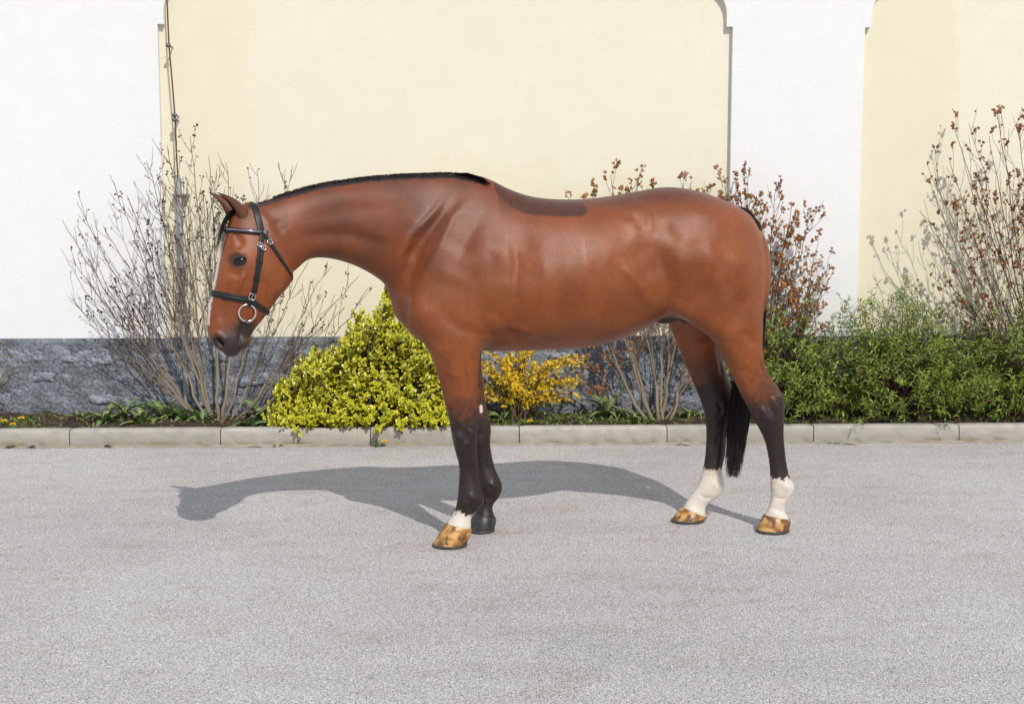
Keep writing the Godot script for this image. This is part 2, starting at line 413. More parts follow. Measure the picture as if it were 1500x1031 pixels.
# ---------------------------------------------------------------- materials
func make_materials():
	# asphalt: pale chippings of many tones, one texel about 3 mm
	var r := RandomNumberGenerator.new()
	r.seed = 5
	var s := 1024
	var coarse := PackedFloat32Array()
	coarse.resize(512 * 512)
	for k in 512 * 512:
		coarse[k] = r.randf()
	var by := PackedByteArray()
	by.resize(s * s * 3)
	var hb := PackedByteArray()
	hb.resize(s * s)
	for y in s:
		for x in s:
			var a := coarse[((y >> 1) & 511) * 512 + ((x >> 1) & 511)]
			var b := coarse[((y * 7 + 3) & 511) * 512 + ((x * 5 + (y >> 2)) & 511)]
			var h := a * 0.55 + b * 0.45
			var g := 0.40 + h * 0.60
			if b > 0.97:
				g = 0.93
			elif a < 0.06:
				g = 0.40
			var warm := (b - 0.5) * 0.06
			var k := y * s + x
			by[k * 3] = int(255.0 * clampf(g + warm, 0, 1))
			by[k * 3 + 1] = int(255.0 * clampf(g, 0, 1))
			by[k * 3 + 2] = int(255.0 * clampf(g - warm * 0.8, 0, 1))
			hb[k] = int(255.0 * h)
	var atex := ImageTexture.create_from_image(Image.create_from_data(s, s, false, Image.FORMAT_RGB8, by))
	var hi := Image.create_from_data(s, s, false, Image.FORMAT_L8, hb)
	hi.bump_map_to_normal_map(3.0)
	M.asphalt = surface(atex, ImageTexture.create_from_image(hi), 1.7, 0.92, 0.9)
	# plaster
	var pn := grain(0.02, FastNoiseLite.TYPE_SIMPLEX, 3)
	pn.fractal_octaves = 5
	M.plaster = surface(noise_tex(512, grain(0.006, FastNoiseLite.TYPE_SIMPLEX, 8), Color(0.985, 0.985, 0.98), Color(1, 1, 1)), normal_tex(1024, pn, 8.0), 0.9, 0.9, 0.11)
	# stone of the plinth
	var sn := grain(0.012, FastNoiseLite.TYPE_SIMPLEX, 6)
	sn.fractal_octaves = 6
	M.stone = surface(noise_tex(512, grain(0.03, FastNoiseLite.TYPE_SIMPLEX, 9), Color(0.62, 0.63, 0.65), Color(1, 1, 1)), normal_tex(1024, sn, 22.0), 0.5, 0.72, 1.0)
	# concrete of the kerb
	M.concrete = surface(noise_tex(512, grain(0.11, FastNoiseLite.TYPE_SIMPLEX, 12), Color(0.55, 0.54, 0.50), Color(1, 1, 1)), normal_tex(512, grain(0.15, FastNoiseLite.TYPE_SIMPLEX, 14), 6.0), 0.35, 0.95, 0.7)
	M.soil = surface(noise_tex(512, grain(0.08, FastNoiseLite.TYPE_SIMPLEX, 15), Color(0.45, 0.42, 0.40), Color(1, 1, 1)), normal_tex(512, grain(0.1, FastNoiseLite.TYPE_SIMPLEX, 16), 14.0), 0.4, 1.0)
	M.chip = plain(0.95)
	M.bark = surface(noise_tex(256, grain(0.09, FastNoiseLite.TYPE_SIMPLEX, 21), Color(0.62, 0.6, 0.58), Color(1, 1, 1)), normal_tex(256, grain(0.12, FastNoiseLite.TYPE_SIMPLEX, 22), 6.0), 0.1, 0.9)
	M.leaf = leafy(0.5, 0.35)
	M.glossy_leaf = leafy(0.32, 0.3)
	M.petal = leafy(0.6, 0.4)
	M.steel = plain(0.5, 0.15)
	M.rust = plain(0.85)
	# horse
	M.coat = surface(noise_tex(512, grain(0.10, FastNoiseLite.TYPE_SIMPLEX, 31), Color(0.62, 0.59, 0.58), Color(1, 1, 1)), normal_tex(512, grain(0.14, FastNoiseLite.TYPE_SIMPLEX, 32), 6.0), 0.34, 0.38, 0.28, false)
	M.coat.uv1_scale = Vector3(3.0, 9.0, 3.0)
	M.coat.metallic_specular = 0.48
	M.hair = plain(0.55)
	M.hair.metallic_specular = 0.3
	M.hair.cull_mode = BaseMaterial3D.CULL_DISABLED
	M.hoof = plain(0.42)
	M.eye = plain(0.09)
	M.leather = plain(0.38)
	M.leather.metallic_specular = 0.4
	M.chrome = plain(0.18, 0.95)
	M.iron = plain(0.4, 0.7)

# ---------------------------------------------------------------- ground, bed, kerb
const KERB_Z := -2.352
const KERB_H := 0.115
const WALL_Z := -3.0

func build_ground():
	var xs: Array[float] = [-80.0, -30.0, -12.0, -7.0]
	var x := -5.0
	while x < 5.4:
		xs.append(x)
		x += 0.05
	xs.append_array([7.0, 12.0, 30.0, 80.0])
	var zs: Array[float] = [-60.0, -20.0, -6.0]
	var z := -2.6
	while z < 6.0:
		zs.append(z)
		z += 0.05
	zs.append_array([9.0, 20.0, 80.0])
	var big := grain(0.5, FastNoiseLite.TYPE_SIMPLEX, 41)
	var streak := grain(1.6, FastNoiseLite.TYPE_SIMPLEX, 42)
	var spots := grain(2.2, FastNoiseLite.TYPE_SIMPLEX, 43)
	var base := Color(0.97, 0.93, 0.91)
	var colour := func(p: Vector3) -> Color:
		var k := 1.0 + big.get_noise_2d(p.x, p.z) * 0.12 + streak.get_noise_2d(p.x * 0.35, p.z * 2.4) * 0.05
		var c := base * k
		var brown := smoothstep(0.36, 0.6, spots.get_noise_2d(p.x * 0.8 + 7.0, p.z * 2.2))
		c = c.lerp(Color(0.70, 0.58, 0.46), brown * 0.3)
		var pale := smoothstep(0.46, 0.62, spots.get_noise_2d(p.x * 0.7 - 20.0, p.z * 2.8 + 9.0))
		c = c.lerp(Color(1.15, 1.08, 0.98), pale * 0.22)
		return c
	var pts := []
	for b in zs:
		for a in xs:
			pts.append(Vector3(a, 0.0, b))
	var mb := MB.new()
	mb.sheet(pts, zs.size(), xs.size(), colour, true)
	structure(obj("asphalt_ground", mb.mesh(), M.asphalt))
	# planted bed
	var mb2 := MB.new()
	var hn := grain(6.0, FastNoiseLite.TYPE_SIMPLEX, 51)
	pts = []
	var rows := 16
	var cols := 320
	for a in rows:
		for b in cols:
			var px := -5.2 + 10.6 * b / (cols - 1.0)
			var pz := KERB_Z - 0.09 - 0.56 * a / (rows - 1.0)
			pts.append(Vector3(px, soil_h(px, pz), pz))
	var soil_col := func(p: Vector3) -> Color:
		var k := 1.0 + hn.get_noise_2d(p.x * 2.0, p.z * 2.0) * 0.5
		return Color(0.11 * k, 0.075 * k, 0.055 * k)
	mb2.sheet(pts, rows, cols, soil_col)
	structure(obj("soil_bed", mb2.mesh(), M.soil))

var soil_noise: FastNoiseLite
func soil_h(x: float, z: float) -> float:
	if soil_noise == null:
		soil_noise = grain(3.0, FastNoiseLite.TYPE_SIMPLEX, 52)
	return 0.095 + soil_noise.get_noise_2d(x, z) * 0.03 + clampf((KERB_Z - 0.1 - z) / 0.5, 0, 1) * 0.02

func build_kerb():
	var kerb := Node3D.new()
	kerb.name = "kerb"
	add_child(kerb)
	structure(kerb)
	var stain := grain(7.0, FastNoiseLite.TYPE_SIMPLEX, 61)
	var tone := RandomNumberGenerator.new()
	tone.seed = 3
	for k in range(-3, 8):
		var x0 := -2.754 + 0.9585 * k + 0.003
		var x1 := x0 + 0.9525
		var t := tone.randf_range(0.9, 1.06)
		var mb := MB.new()
		# profile from the foot of the face over a rounded arris to the back
		var prof := [[-0.03, 0.0], [0.0, 0.0], [0.02, -0.0005], [0.045, 0.0005], [0.07, 0.0], [0.092, -0.0015], [0.106, -0.007], [KERB_H - 0.002, -0.016], [KERB_H, -0.03], [KERB_H + 0.001, -0.07], [KERB_H - 0.003, -0.096], [0.02, -0.1]]
		var nx := 24
		var pts := []
		for r in prof:
			for q in nx:
				var f := q / (nx - 1.0)
				var e := maxf(0.0, 1.0 - minf(f, 1.0 - f) * 90.0) * 0.004
				var x := lerpf(x0, x1, f)
				pts.append(Vector3(x, r[0] - e, KERB_Z + r[1] - e + stain.get_noise_2d(x * 3.0, r[0] * 30.0) * 0.0015))
		var col := func(p: Vector3) -> Color:
			var nz := stain.get_noise_2d(p.x, p.y * 2.0 + p.z)
			var c := Color(0.73, 0.71, 0.65) * (t * (1.0 + nz * 0.2))
			var moss := clampf(smoothstep(0.035, 0.004, p.y) * 0.8 + nz * 1.4 - 0.1, 0.0, 1.0) * smoothstep(0.07, 0.02, p.y)
			return c.lerp(Color(0.33, 0.26, 0.11), moss * 0.75)
		mb.sheet(pts, prof.size(), nx, col)
		for sd in [0, 1]:
			var ring := []
			for r in prof.size():
				ring.append(pts[r * nx + (nx - 1) * sd])
			for r in prof.size() - 2:
				if sd == 0:
					mb.tri(ring[0], ring[r + 2], ring[r + 1], Color(0.4, 0.38, 0.33))
				else:
					mb.tri(ring[0], ring[r + 1], ring[r + 2], Color(0.4, 0.38, 0.33))
		obj("kerb_stone", mb.mesh(), M.concrete, kerb)
	# thin mortar fillet left at the foot of the kerb
	var mf := MB.new()
	var fp := []
	for r in 3:
		for q in 240:
			var x := -4.5 + 9.6 * q / 239.0
			var w := 0.012 + 0.009 * stain.get_noise_2d(x * 1.5, 4.0)
			fp.append(Vector3(x, [0.004, 0.004, 0.012][r] , KERB_Z + [w + 0.006, w, 0.0][r]))
	for q in 240:
		fp[q].y = 0.001
	mf.sheet(fp, 3, 240, func(p: Vector3) -> Color: return Color(0.55, 0.50, 0.40) * (1.0 + 0.4 * stain.get_noise_2d(p.x * 4.0, 2.0)))
	obj("mortar_fillet", mf.mesh(), M.concrete, kerb)

# ---------------------------------------------------------------- building
func arch_outline(x0: float, x1: float) -> PackedVector2Array:
	# recessed panel: wide below, stepped in at the ledge, then rounded into a flat top
	var out := PackedVector2Array()
	var yl := 2.74
	var st := 0.042
	var rr := 0.19
	var top := 3.01
	out.append(Vector2(x0, 0.62))
	out.append(Vector2(x0, yl))
	out.append(Vector2(x0 + st, yl))
	for k in 13:
		var a := PI - PI / 2 * k / 12.0
		out.append(Vector2(x0 + st + rr + rr * cos(a), top - rr + rr * sin(a)))
	for k in 13:
		var a := PI / 2 - PI / 2 * k / 12.0
		out.append(Vector2(x1 - st - rr + rr * cos(a), top - rr + rr * sin(a)))
	out.append(Vector2(x1 - st, yl))
	out.append(Vector2(x1, yl))
	out.append(Vector2(x1, 0.62))
	return out

func wall_box(mb: MB, lo: Vector3, hi: Vector3, col: Color):
	mb.box(lo, hi, col)

func build_building():
	var b := thing("building", Vector3.ZERO, "plastered building wall with pale yellow panels, white pilasters and a grey stone base", "building")
	var white := Color(0.765, 0.77, 0.775)
	var yellow := Color(0.745, 0.71, 0.58)
	var panels := [[-2.272, 1.592], [2.494, 6.36], [-7.04, -3.17]]
	var recess := 0.045
	var top := 4.6
	var tone := grain(0.5, FastNoiseLite.TYPE_SIMPLEX, 71)
	# yellow panels: the wall core behind the white layer
	for p in panels.slice(0, 2):
		var mb := MB.new()
		var pts := []
		for r in 60:
			for q in 96:
				var f := q / 95.0
				pts.append(Vector3(lerpf(p[0] - 0.1, p[1] + 0.1, f), lerpf(0.5, 3.15, r / 59.0), WALL_Z - recess))
		mb.sheet(pts, 60, 96, func(v: Vector3) -> Color:
			# an older coat of paint shows along the left and lower edges of the panel
			var e := tone.get_noise_2d(v.x * 3.0, v.y * 3.0) * 0.12
			var fresh := smoothstep(-0.05, 0.03, v.x - p[0] - 0.64 + e) * smoothstep(-0.05, 0.03, v.y - 1.75 + e * 2.0)
			return (yellow * Color(0.985, 0.965, 0.91)).lerp(yellow, fresh) * (1.0 + tone.get_noise_2d(v.x, v.y) * 0.02))
		obj("yellow_panel", mb.mesh(), M.plaster, b)
	var core := MB.new()
	core.box(Vector3(-8, 0.0, WALL_Z - 0.4), Vector3(8, top, WALL_Z - recess - 0.004), yellow)
	obj("wall_core", core.mesh(), M.plaster, b)
	# white layer: pilasters and frieze cut round the panels
	var edges := [[-8.0, -2.272, 0], [1.592, 2.494, 0], [6.36, 8.0, 0]]
	for e in edges:
		var mb := MB.new()
		var x0: float = e[0]
		var x1: float = e[1]
		mb.quad(Vector3(x0, 0.6, WALL_Z), Vector3(x0, 2.74, WALL_Z), Vector3(x1, 2.74, WALL_Z), Vector3(x1, 0.6, WALL_Z), white)
		for s in [[x0, 1], [x1, -1]]:
			var x: float = s[0]
			if absf(x) > 7.5:
				continue
			var pa := Vector3(x, 0.6, WALL_Z)
			var pb := Vector3(x, 2.74, WALL_Z)
			var back := Vector3(0, 0, -recess)
			if s[1] > 0:
				mb.quad(pa, pa + back, pb + back, pb, white)
			else:
				mb.quad(pa, pb, pb + back, pa + back, white)
		obj("white_pilaster", mb.mesh(), M.plaster, b)
	# frieze with the stepped, rounded panel heads
	var fr := MB.new()
	var line: Array[Vector2] = [Vector2(-8, 2.74)]
	for p in panels.slice(0, 2):
		var o := arch_outline(p[0], p[1])
		for k in range(1, o.size() - 1):
			line.append(o[k])
	line.append(Vector2(8, 2.74))
	for k in line.size() - 1:
		var a := line[k]
		var c := line[k + 1]
		if c.x > a.x + 1e-5:
			fr.quad(Vector3(a.x, a.y, WALL_Z), Vector3(a.x, top, WALL_Z), Vector3(c.x, top, WALL_Z), Vector3(c.x, c.y, WALL_Z), white)
		fr.quad(Vector3(a.x, a.y, WALL_Z), Vector3(c.x, c.y, WALL_Z), Vector3(c.x, c.y, WALL_Z - recess), Vector3(a.x, a.y, WALL_Z - recess), white)
	fr.box(Vector3(-8, top, WALL_Z - 0.4), Vector3(8, top + 0.1, WALL_Z + 0.25), white)
	obj("frieze", fr.mesh(), M.plaster, b)
	# stone plinth
	var pl := MB.new()
	var pts := []
	var rough := grain(5.0, FastNoiseLite.TYPE_SIMPLEX, 72)
	rough.fractal_octaves = 5
	for r in 24:
		for q in 400:
			var x := -5.2 + 10.6 * q / 399.0
			var y := lerpf(0.0, 0.636, r / 23.0)
			pts.append(Vector3(x, y, WALL_Z + 0.026 + rough.get_noise_2d(x * 1.3, y * 2.0) * 0.016))
	for q in 400:
		pts.append(Vector3(-5.2 + 10.6 * q / 399.0, 0.64, WALL_Z - 0.06))
	var grey := func(v: Vector3) -> Color:
		var k := 1.0 + rough.get_noise_2d(v.x * 0.7 + 30.0, v.y * 0.9) * 0.5
		return Color(0.25, 0.27, 0.30) * k
	pl.sheet(pts, 25, 400, grey)
	var plinth := obj("plinth", pl.mesh(), M.stone, b)
	# stones standing proud of the rendered base, in uneven courses
	var rs := RandomNumberGenerator.new()
	rs.seed = 77
	var courses := [0.02, 0.15, 0.30, 0.45, 0.60]
	for c in 4:
		var x := -4.6 + rs.randf() * 0.3
		while x < 4.9:
			var w := rs.randf_range(0.16, 0.46)
			if rs.randf() < 0.9:
				var y0: float = courses[c] + rs.randf_range(-0.01, 0.02)
				var y1: float = courses[c + 1] - rs.randf_range(0.012, 0.03)
				obj("stone", rough_stone(x + 0.01, x + w - 0.012, y0, y1, rs, rough), M.stone, plinth)
			x += w

func rough_stone(x0: float, x1: float, y0: float, y1: float, rs: RandomNumberGenerator, rough: FastNoiseLite) -> ArrayMesh:
	var mb := MB.new()
	var nu := 13
	var nv := 8
	var sk := [rs.randf_range(-0.03, 0.03), rs.randf_range(-0.03, 0.03), rs.randf_range(-0.02, 0.03), rs.randf_range(-0.02, 0.03)]
	var depth := rs.randf_range(0.005, 0.017)
	var tilt := Vector2(rs.randf_range(-0.02, 0.02), rs.randf_range(-0.03, 0.01))
	var off := rs.randf() * 50.0
	var t := rs.randf_range(0.85, 1.12)
	var pts := []
	for b in nv:
		var v := b / (nv - 1.0)
		for a in nu:
			var u := a / (nu - 1.0)
			var x := lerpf(x0, x1, u) + lerpf(lerpf(sk[0], sk[1], v) * (1.0 - u), 0.0, 0.0) + lerpf(sk[2], sk[3], v) * u * 0.5
			var y := lerpf(y0, y1, v) + sin(u * 5.0 + off) * 0.012
			var e := minf(minf(u, 1.0 - u) * (x1 - x0), minf(v, 1.0 - v) * (y1 - y0))
			var rim := smoothstep(0.0, 0.028, e + rough.get_noise_2d(x * 6.0, y * 6.0) * 0.012)
			var step := rough.get_noise_2d(x * 1.2 + off, y * 1.8)
			var z := -0.012 + rim * (0.03 + depth) + (tilt.x * (u - 0.5) + tilt.y * (v - 0.5) + step * 0.016 + rough.get_noise_2d(x * 4.0, y * 5.0 + off) * 0.012) * rim
			pts.append(Vector3(x, y, WALL_Z + z))
	mb.sheet(pts, nv, nu, func(p: Vector3) -> Color: return Color(0.34, 0.37, 0.415) * (t * (1.0 + rough.get_noise_2d(p.x * 1.5 + off, p.y * 2.0) * 0.45)))
	return mb.mesh()

# ---------------------------------------------------------------- lightning conductor on the wall
func build_conductor():
	var t := thing("lightning_conductor", Vector3(-2.15, 0.1, WALL_Z + 0.03), "thin rusty lightning conductor wire with grey guard tube running down the yellow panel", "conductor")
	var brown := Color(0.13, 0.055, 0.03)
	var mb := MB.new()
	var path := [Vector3(-0.045, 3.6, 0.03), Vector3(-0.04, 2.80, 0.03), Vector3(-0.035, 2.49, 0.03), Vector3(-0.02, 2.25, 0.032), Vector3(-0.008, 2.02, 0.03), Vector3(-0.006, 1.80, 0.03), Vector3(0.0, 1.58, 0.02)]
	var rad := []
	for p in path:
		rad.append(0.0055)
	mb.tube(path, rad, 7, brown, brown)
	obj("wire", mb.mesh(), M.rust, t)
	for y in [2.49, 2.035, 2.005]:
		var cl := MB.new()
		var x := -0.035 if y > 2.2 else -0.007
		cl.tube([Vector3(x - 0.012, y, 0.03), Vector3(x - 0.009, y, 0.045), Vector3(x + 0.009, y, 0.045), Vector3(x + 0.012, y, 0.03)], [0.004, 0.014, 0.014, 0.004], 8, Color(0.16, 0.16, 0.16), Color(0.12, 0.12, 0.12))
		cl.tube([Vector3(x, y, 0.03), Vector3(x, y, -0.075)], [0.005, 0.005], 6, Color(0.16, 0.15, 0.15), Color(0.16, 0.15, 0.15))
		obj("clamp", cl.mesh(), M.steel, t)
	var gt := MB.new()
	gt.tube([Vector3(0.0, 1.625, 0.015), Vector3(0.0, 1.62, 0.015), Vector3(0.006, 1.0, 0.018), Vector3(0.012, 0.5, 0.02), Vector3(0.016, 0.0, 0.02)], [0.006, 0.019, 0.019, 0.019, 0.019], 10, Color(0.38, 0.39, 0.42), Color(0.30, 0.31, 0.31))
	obj("guard_tube", gt.mesh(), M.steel, t)
	for y in [1.51, 0.72]:
		var br := MB.new()
		br.box(Vector3(-0.05, y - 0.008, -0.075 if y > 0.9 else -0.03), Vector3(0.055, y + 0.008, 0.0), Color(0.3, 0.31, 0.33))
		br.tube([Vector3(-0.04, y, -0.02), Vector3(-0.03, y, 0.03), Vector3(0.0, y, 0.042), Vector3(0.03, y, 0.03), Vector3(0.04, y, -0.02)], [0.007, 0.007, 0.007, 0.007, 0.007], 6, Color(0.3, 0.31, 0.33), Color(0.3, 0.31, 0.33))
		obj("bracket", br.mesh(), M.steel, t)

# ---------------------------------------------------------------- woody shrubs
func bez(a: Vector3, b: Vector3, c: Vector3, t: float) -> Vector3:
	return a.lerp(b, t).lerp(b.lerp(c, t), t)

# One branch with its side twigs. Ends collects the twig tips with their directions.
func branch(mb: MB, r: RandomNumberGenerator, a: Vector3, c: Vector3, bend: Vector3, r0: float, r1: float, depth: int, old: Color, young: Color, ends: Array, twigs: float):
	var ln := a.distance_to(c)
	var seg := clampi(int(ln / 0.06), 3, 12)
	var pts := []
	var rad := []
	var mid := a.lerp(c, 0.5) + bend
	for k in seg + 1:
		var t := float(k) / seg
		var p := bez(a, mid, c, t)
		if k > 0 and k < seg:
			p += Vector3(r.randf_range(-1, 1), r.randf_range(-1, 1), r.randf_range(-1, 1)) * 0.009 * minf(1.0, ln * 2.0)
		p.z = maxf(p.z, WALL_Z + 0.035)
		pts.append(p)
		rad.append(lerpf(r0, r1, pow(t, 0.75)))
	var ca := old if r0 > 0.006 else old.lerp(young, clampf((0.006 - r0) / 0.004, 0, 1))
	var cb := old if r1 > 0.006 else old.lerp(young, clampf((0.006 - r1) / 0.004, 0, 1))
	mb.tube(pts, rad, 7 if r0 > 0.01 else (5 if r0 > 0.004 else 4), ca, cb)
	ends.append([pts[seg], (pts[seg] - pts[seg - 1]).normalized()])
	if depth <= 0:
		return
	var cnt := int(ln * twigs * r.randf_range(0.8, 1.2))
	for k in cnt:
		var t := r.randf_range(0.16, 0.96)
		var f := t * seg
		var j := mini(int(f), seg - 1)
		var p: Vector3 = pts[j].lerp(pts[j + 1], f - j)
		var d: Vector3 = (pts[j + 1] - pts[j]).normalized()
		var sd := d.cross(Vector3(r.randf_range(-1, 1), r.randf_range(-0.4, 0.4), r.randf_range(-1, 1))).normalized()
		var dir := (d + sd * r.randf_range(0.4, 0.85) + Vector3(0, 0.25, 0)).normalized()
		var tl := ln * r.randf_range(0.14, 0.42) * (1.25 - t)
		var rr := lerpf(r0, r1, pow(t, 0.75)) * 0.6
		branch(mb, r, p, p + dir * tl, sd * tl * 0.08 + Vector3(0, -0.03 * tl, 0), maxf(rr, 0.0017), 0.0012, depth - 1, old, young, ends, twigs)

func capsule(mb: MB, p: Vector3, d: Vector3, s: float, col: Color, r: RandomNumberGenerator):
	# small split pod: an uneven double cone with a few flaring lips
	var u := d.cross(Vector3(0.3, 0.5, 0.8)).normalized()
	var w := d.cross(u)
	var ring := []
	var kk := 5
	for k in kk:
		var a := TAU * k / kk
		ring.append(p + d * s * 0.55 + (u * cos(a) + w * sin(a)) * s * r.randf_range(0.38, 0.6))
	for k in kk:
		var q: Vector3 = ring[(k + 1) % kk]
		mb.tri(p, ring[k], q, col)
		var lip: Vector3 = (ring[k] + q) * 0.5 + d * s * r.randf_range(0.3, 0.75) + (ring[k] - p - d * s * 0.5) * r.randf_range(0.1, 0.5)
		mb.tri(ring[k], lip, q, col * 0.8)

func bare_shrub(label: String, root: Vector3, tips: Array, r0: float, twigs: float, old: Color, young: Color, pod: Color, pod_size: float, pods: float, sd: int) -> Node3D:
	var r := RandomNumberGenerator.new()
	r.seed = sd
	var t := thing("bare_shrub", root, label, "shrub", "leafless shrubs along the wall")
	var mb := MB.new()
	var ends := []
	# tips sorted by lean share a few main stems, which fork on the way up
	var order := tips.duplicate()
	order.sort_custom(func(p, q): return atan2(p.x - root.x, p.y - root.y + 0.25) < atan2(q.x - root.x, q.y - root.y + 0.25))
	var at := 0
	while at < order.size():
		var cnt := mini(r.randi_range(2, 3), order.size() - at)
		var mean := Vector3.ZERO
		for k in cnt:
			mean += (order[at + k] - root) / cnt
		var base := Vector3(clampf(mean.x * 0.05, -0.035, 0.035) + r.randf_range(-0.015, 0.015), -0.03, r.randf_range(-0.05, 0.05))
		var fork := base.lerp(mean, r.randf_range(0.16, 0.36)) + Vector3(r.randf_range(-0.05, 0.05), -0.06 * absf(mean.x), r.randf_range(-0.05, 0.05))
		var ra := r0 * r.randf_range(0.6, 1.0)
		var bow := Vector3(mean.x * 0.10, -0.03 * absf(mean.x), r.randf_range(-0.02, 0.05))
		branch_at(mb, r, base, fork, bow, ra, ra * 0.62, 1, old, young, [], twigs * 0.4, root)
		for k in cnt:
			var tip: Vector3 = order[at + k] - root
			var from := base.lerp(fork, r.randf_range(0.72, 1.0)) + bow * 0.3 if k > 0 else fork
			var out := (fork - base).normalized() * 0.10 * from.distance_to(tip) + Vector3(r.randf_range(-0.05, 0.05), r.randf_range(-0.03, 0.03), r.randf_range(-0.04, 0.04))
			branch_at(mb, r, from, tip, out, ra * r.randf_range(0.35, 0.62), 0.0016, 2, old, young, ends, twigs, root)
		at += cnt
	obj("branches", mb.mesh(), M.bark, t)
	var pm := MB.new()
	for e in ends:
		if r.randf() > pods:
			continue
		for k in r.randi_range(1, 3 if pods < 0.6 else 6):
			var d: Vector3 = (e[1] + Vector3(r.randf_range(-1, 1), r.randf_range(-0.3, 1), r.randf_range(-1, 1)) * 0.9).normalized()
			var q: Vector3 = e[0] + d * pod_size * r.randf_range(0.1, 1.6) - e[1] * r.randf_range(0.0, 0.05)
			pm.tube([e[0] - e[1] * 0.012, q], [0.0009, 0.0008], 3, young, young)
			capsule(pm, q, d, pod_size * r.randf_range(0.7, 1.25), pod * r.randf_range(0.6, 1.4), r)
	stuff(obj("seed_capsules", pm.mesh(), M.rust, t))
	return t

# keeps a branch in its shrub's own axes clear of the wall
func branch_at(mb: MB, r: RandomNumberGenerator, base: Vector3, tip: Vector3, out: Vector3, ra: float, rb: float, depth: int, old: Color, young: Color, ends: Array, twigs: float, root: Vector3):
	var k0 := mb.v.size()
	var e0: int = ends.size()
	branch(mb, r, base + root, tip + root, out, ra, rb, depth, old, young, ends, twigs)
	for k in range(k0, mb.v.size()):
		mb.v[k] -= root
	for k in range(e0, ends.size()):
		ends[k][0] -= root

func tip_list(flat: Array) -> Array:
	var out := []
	for k in range(0, flat.size(), 3):
		out.append(Vector3(flat[k], flat[k + 1], flat[k + 2]))
	return out

# roots and branch tips of the leafless shrubs
const ROOT_A := Vector3(-1.882, 0.09, -2.760)
const TIPS_A := [-2.888, 1.442, -2.802, -2.799, 1.559, -2.846, -2.814, 1.192, -2.749, -2.573, 1.738, -2.829, -2.637, 1.406, -2.858, -2.309, 1.825, -2.747, -2.400, 1.605, -2.577, -2.143, 1.924, -2.616, -2.214, 1.672, -2.627, -2.033, 1.987, -2.807, -2.089, 1.739, -2.703, -1.912, 1.862, -2.789, -1.808, 1.819, -2.823, -1.953, 1.586, -2.845, -1.600, 1.774, -2.809, -1.680, 1.584, -2.574, -1.339, 1.790, -2.606, -1.490, 1.540, -2.614, -2.797, 0.922, -2.616, -2.749, 1.067, -2.816, -2.685, 0.638, -2.778, -2.425, 0.917, -2.673, -2.508, 0.786, -2.638, -2.312, 1.100, -2.598, -0.920, 1.076, -2.590, -1.147, 1.132, -2.851, -1.262, 1.161, -2.680, -1.019, 0.870, -2.658, -1.184, 0.730, -2.713, -0.855, 1.008, -2.600, -1.414, 1.270, -2.821, -2.178, 1.407, -2.724, -2.068, 1.541, -2.851, -1.768, 1.540, -2.572, -2.346, 1.364, -2.594, -2.559, 1.095, -2.699]
const ROOT_B := Vector3(1.088, 0.09, -2.700)
const TIPS_B := [0.474, 1.622, -2.780, 0.575, 1.584, -2.536, 0.735, 1.737, -2.671, 0.855, 1.698, -2.547, 0.990, 1.681, -2.561, 1.213, 1.684, -2.697, 1.402, 1.685, -2.734, 0.646, 1.407, -2.660, 0.857, 1.451, -2.728, 1.147, 1.450, -2.835, 1.504, 1.541, -2.778, 0.540, 0.579, -2.575, 0.613, 0.663, -2.883, 0.696, 0.756, -2.881, 0.786, 0.821, -2.649, 0.917, 0.856, -2.788, 1.039, 0.999, -2.686, 1.181, 0.906, -2.712, 1.283, 0.765, -2.763, 1.326, 0.921, -2.501, 0.577, 0.343, -2.822, 1.421, 0.536, -2.735, 1.474, 1.083, -2.819]
const ROOT_C := Vector3(1.758, 0.09, -2.800)
const TIPS_C := [1.570, 1.757, -2.718, 1.686, 1.769, -2.832, 1.516, 1.705, -2.806, 1.837, 1.675, -2.681, 1.766, 1.542, -2.817, 1.955, 1.532, -2.741, 2.055, 1.487, -2.631, 1.948, 1.381, -2.888, 2.284, 1.227, -2.900, 2.281, 1.104, -2.847, 2.158, 0.975, -2.675, 2.081, 0.881, -2.723, 1.701, 1.587, -2.844, 1.837, 1.404, -2.814, 2.037, 1.312, -2.863, 2.152, 1.359, -2.773, 1.768, 1.265, -2.906, 1.884, 1.134, -2.697, 2.030, 1.091, -2.633, 1.938, 0.911, -2.614, 1.598, 1.608, -2.685, 1.776, 1.002, -2.613]
const ROOT_D := Vector3(3.812, 0.09, -2.740)
const TIPS_D := [3.064, 2.081, -2.853, 3.138, 2.084, -2.756, 3.220, 2.155, -2.512, 3.275, 2.170, -2.581, 3.453, 2.046, -2.712, 2.779, 1.814, -2.520, 2.842, 1.702, -2.637, 2.948, 1.824, -2.566, 2.884, 1.441, -2.754, 2.976, 1.322, -2.791, 3.077, 1.924, -2.700, 3.536, 1.975, -2.811, 3.597, 1.813, -2.723, 3.630, 1.540, -2.514, 3.814, 1.313, -2.741, 3.103, 1.588, -2.857, 3.229, 1.817, -2.844, 3.013, 1.542, -2.799, 3.333, 1.719, -2.578, 3.519, 1.541, -2.729, 3.252, 1.541, -2.755, 3.150, 1.265, -2.825, 3.539, 1.981, -2.507, 3.261, 1.992, -2.707, 2.846, 0.967, -2.785, 3.965, 1.078, -2.839]
const ROOT_E := Vector3(-3.431, 0.09, -2.700)
const TIPS_E := [-3.283, 0.542, -2.833, -3.249, 0.431, -2.799, -3.258, 0.653, -2.647, -3.267, 0.476, -2.805, -3.466, 0.726, -2.838, -3.553, 0.648, -2.703, -3.302, 0.366, -2.775]
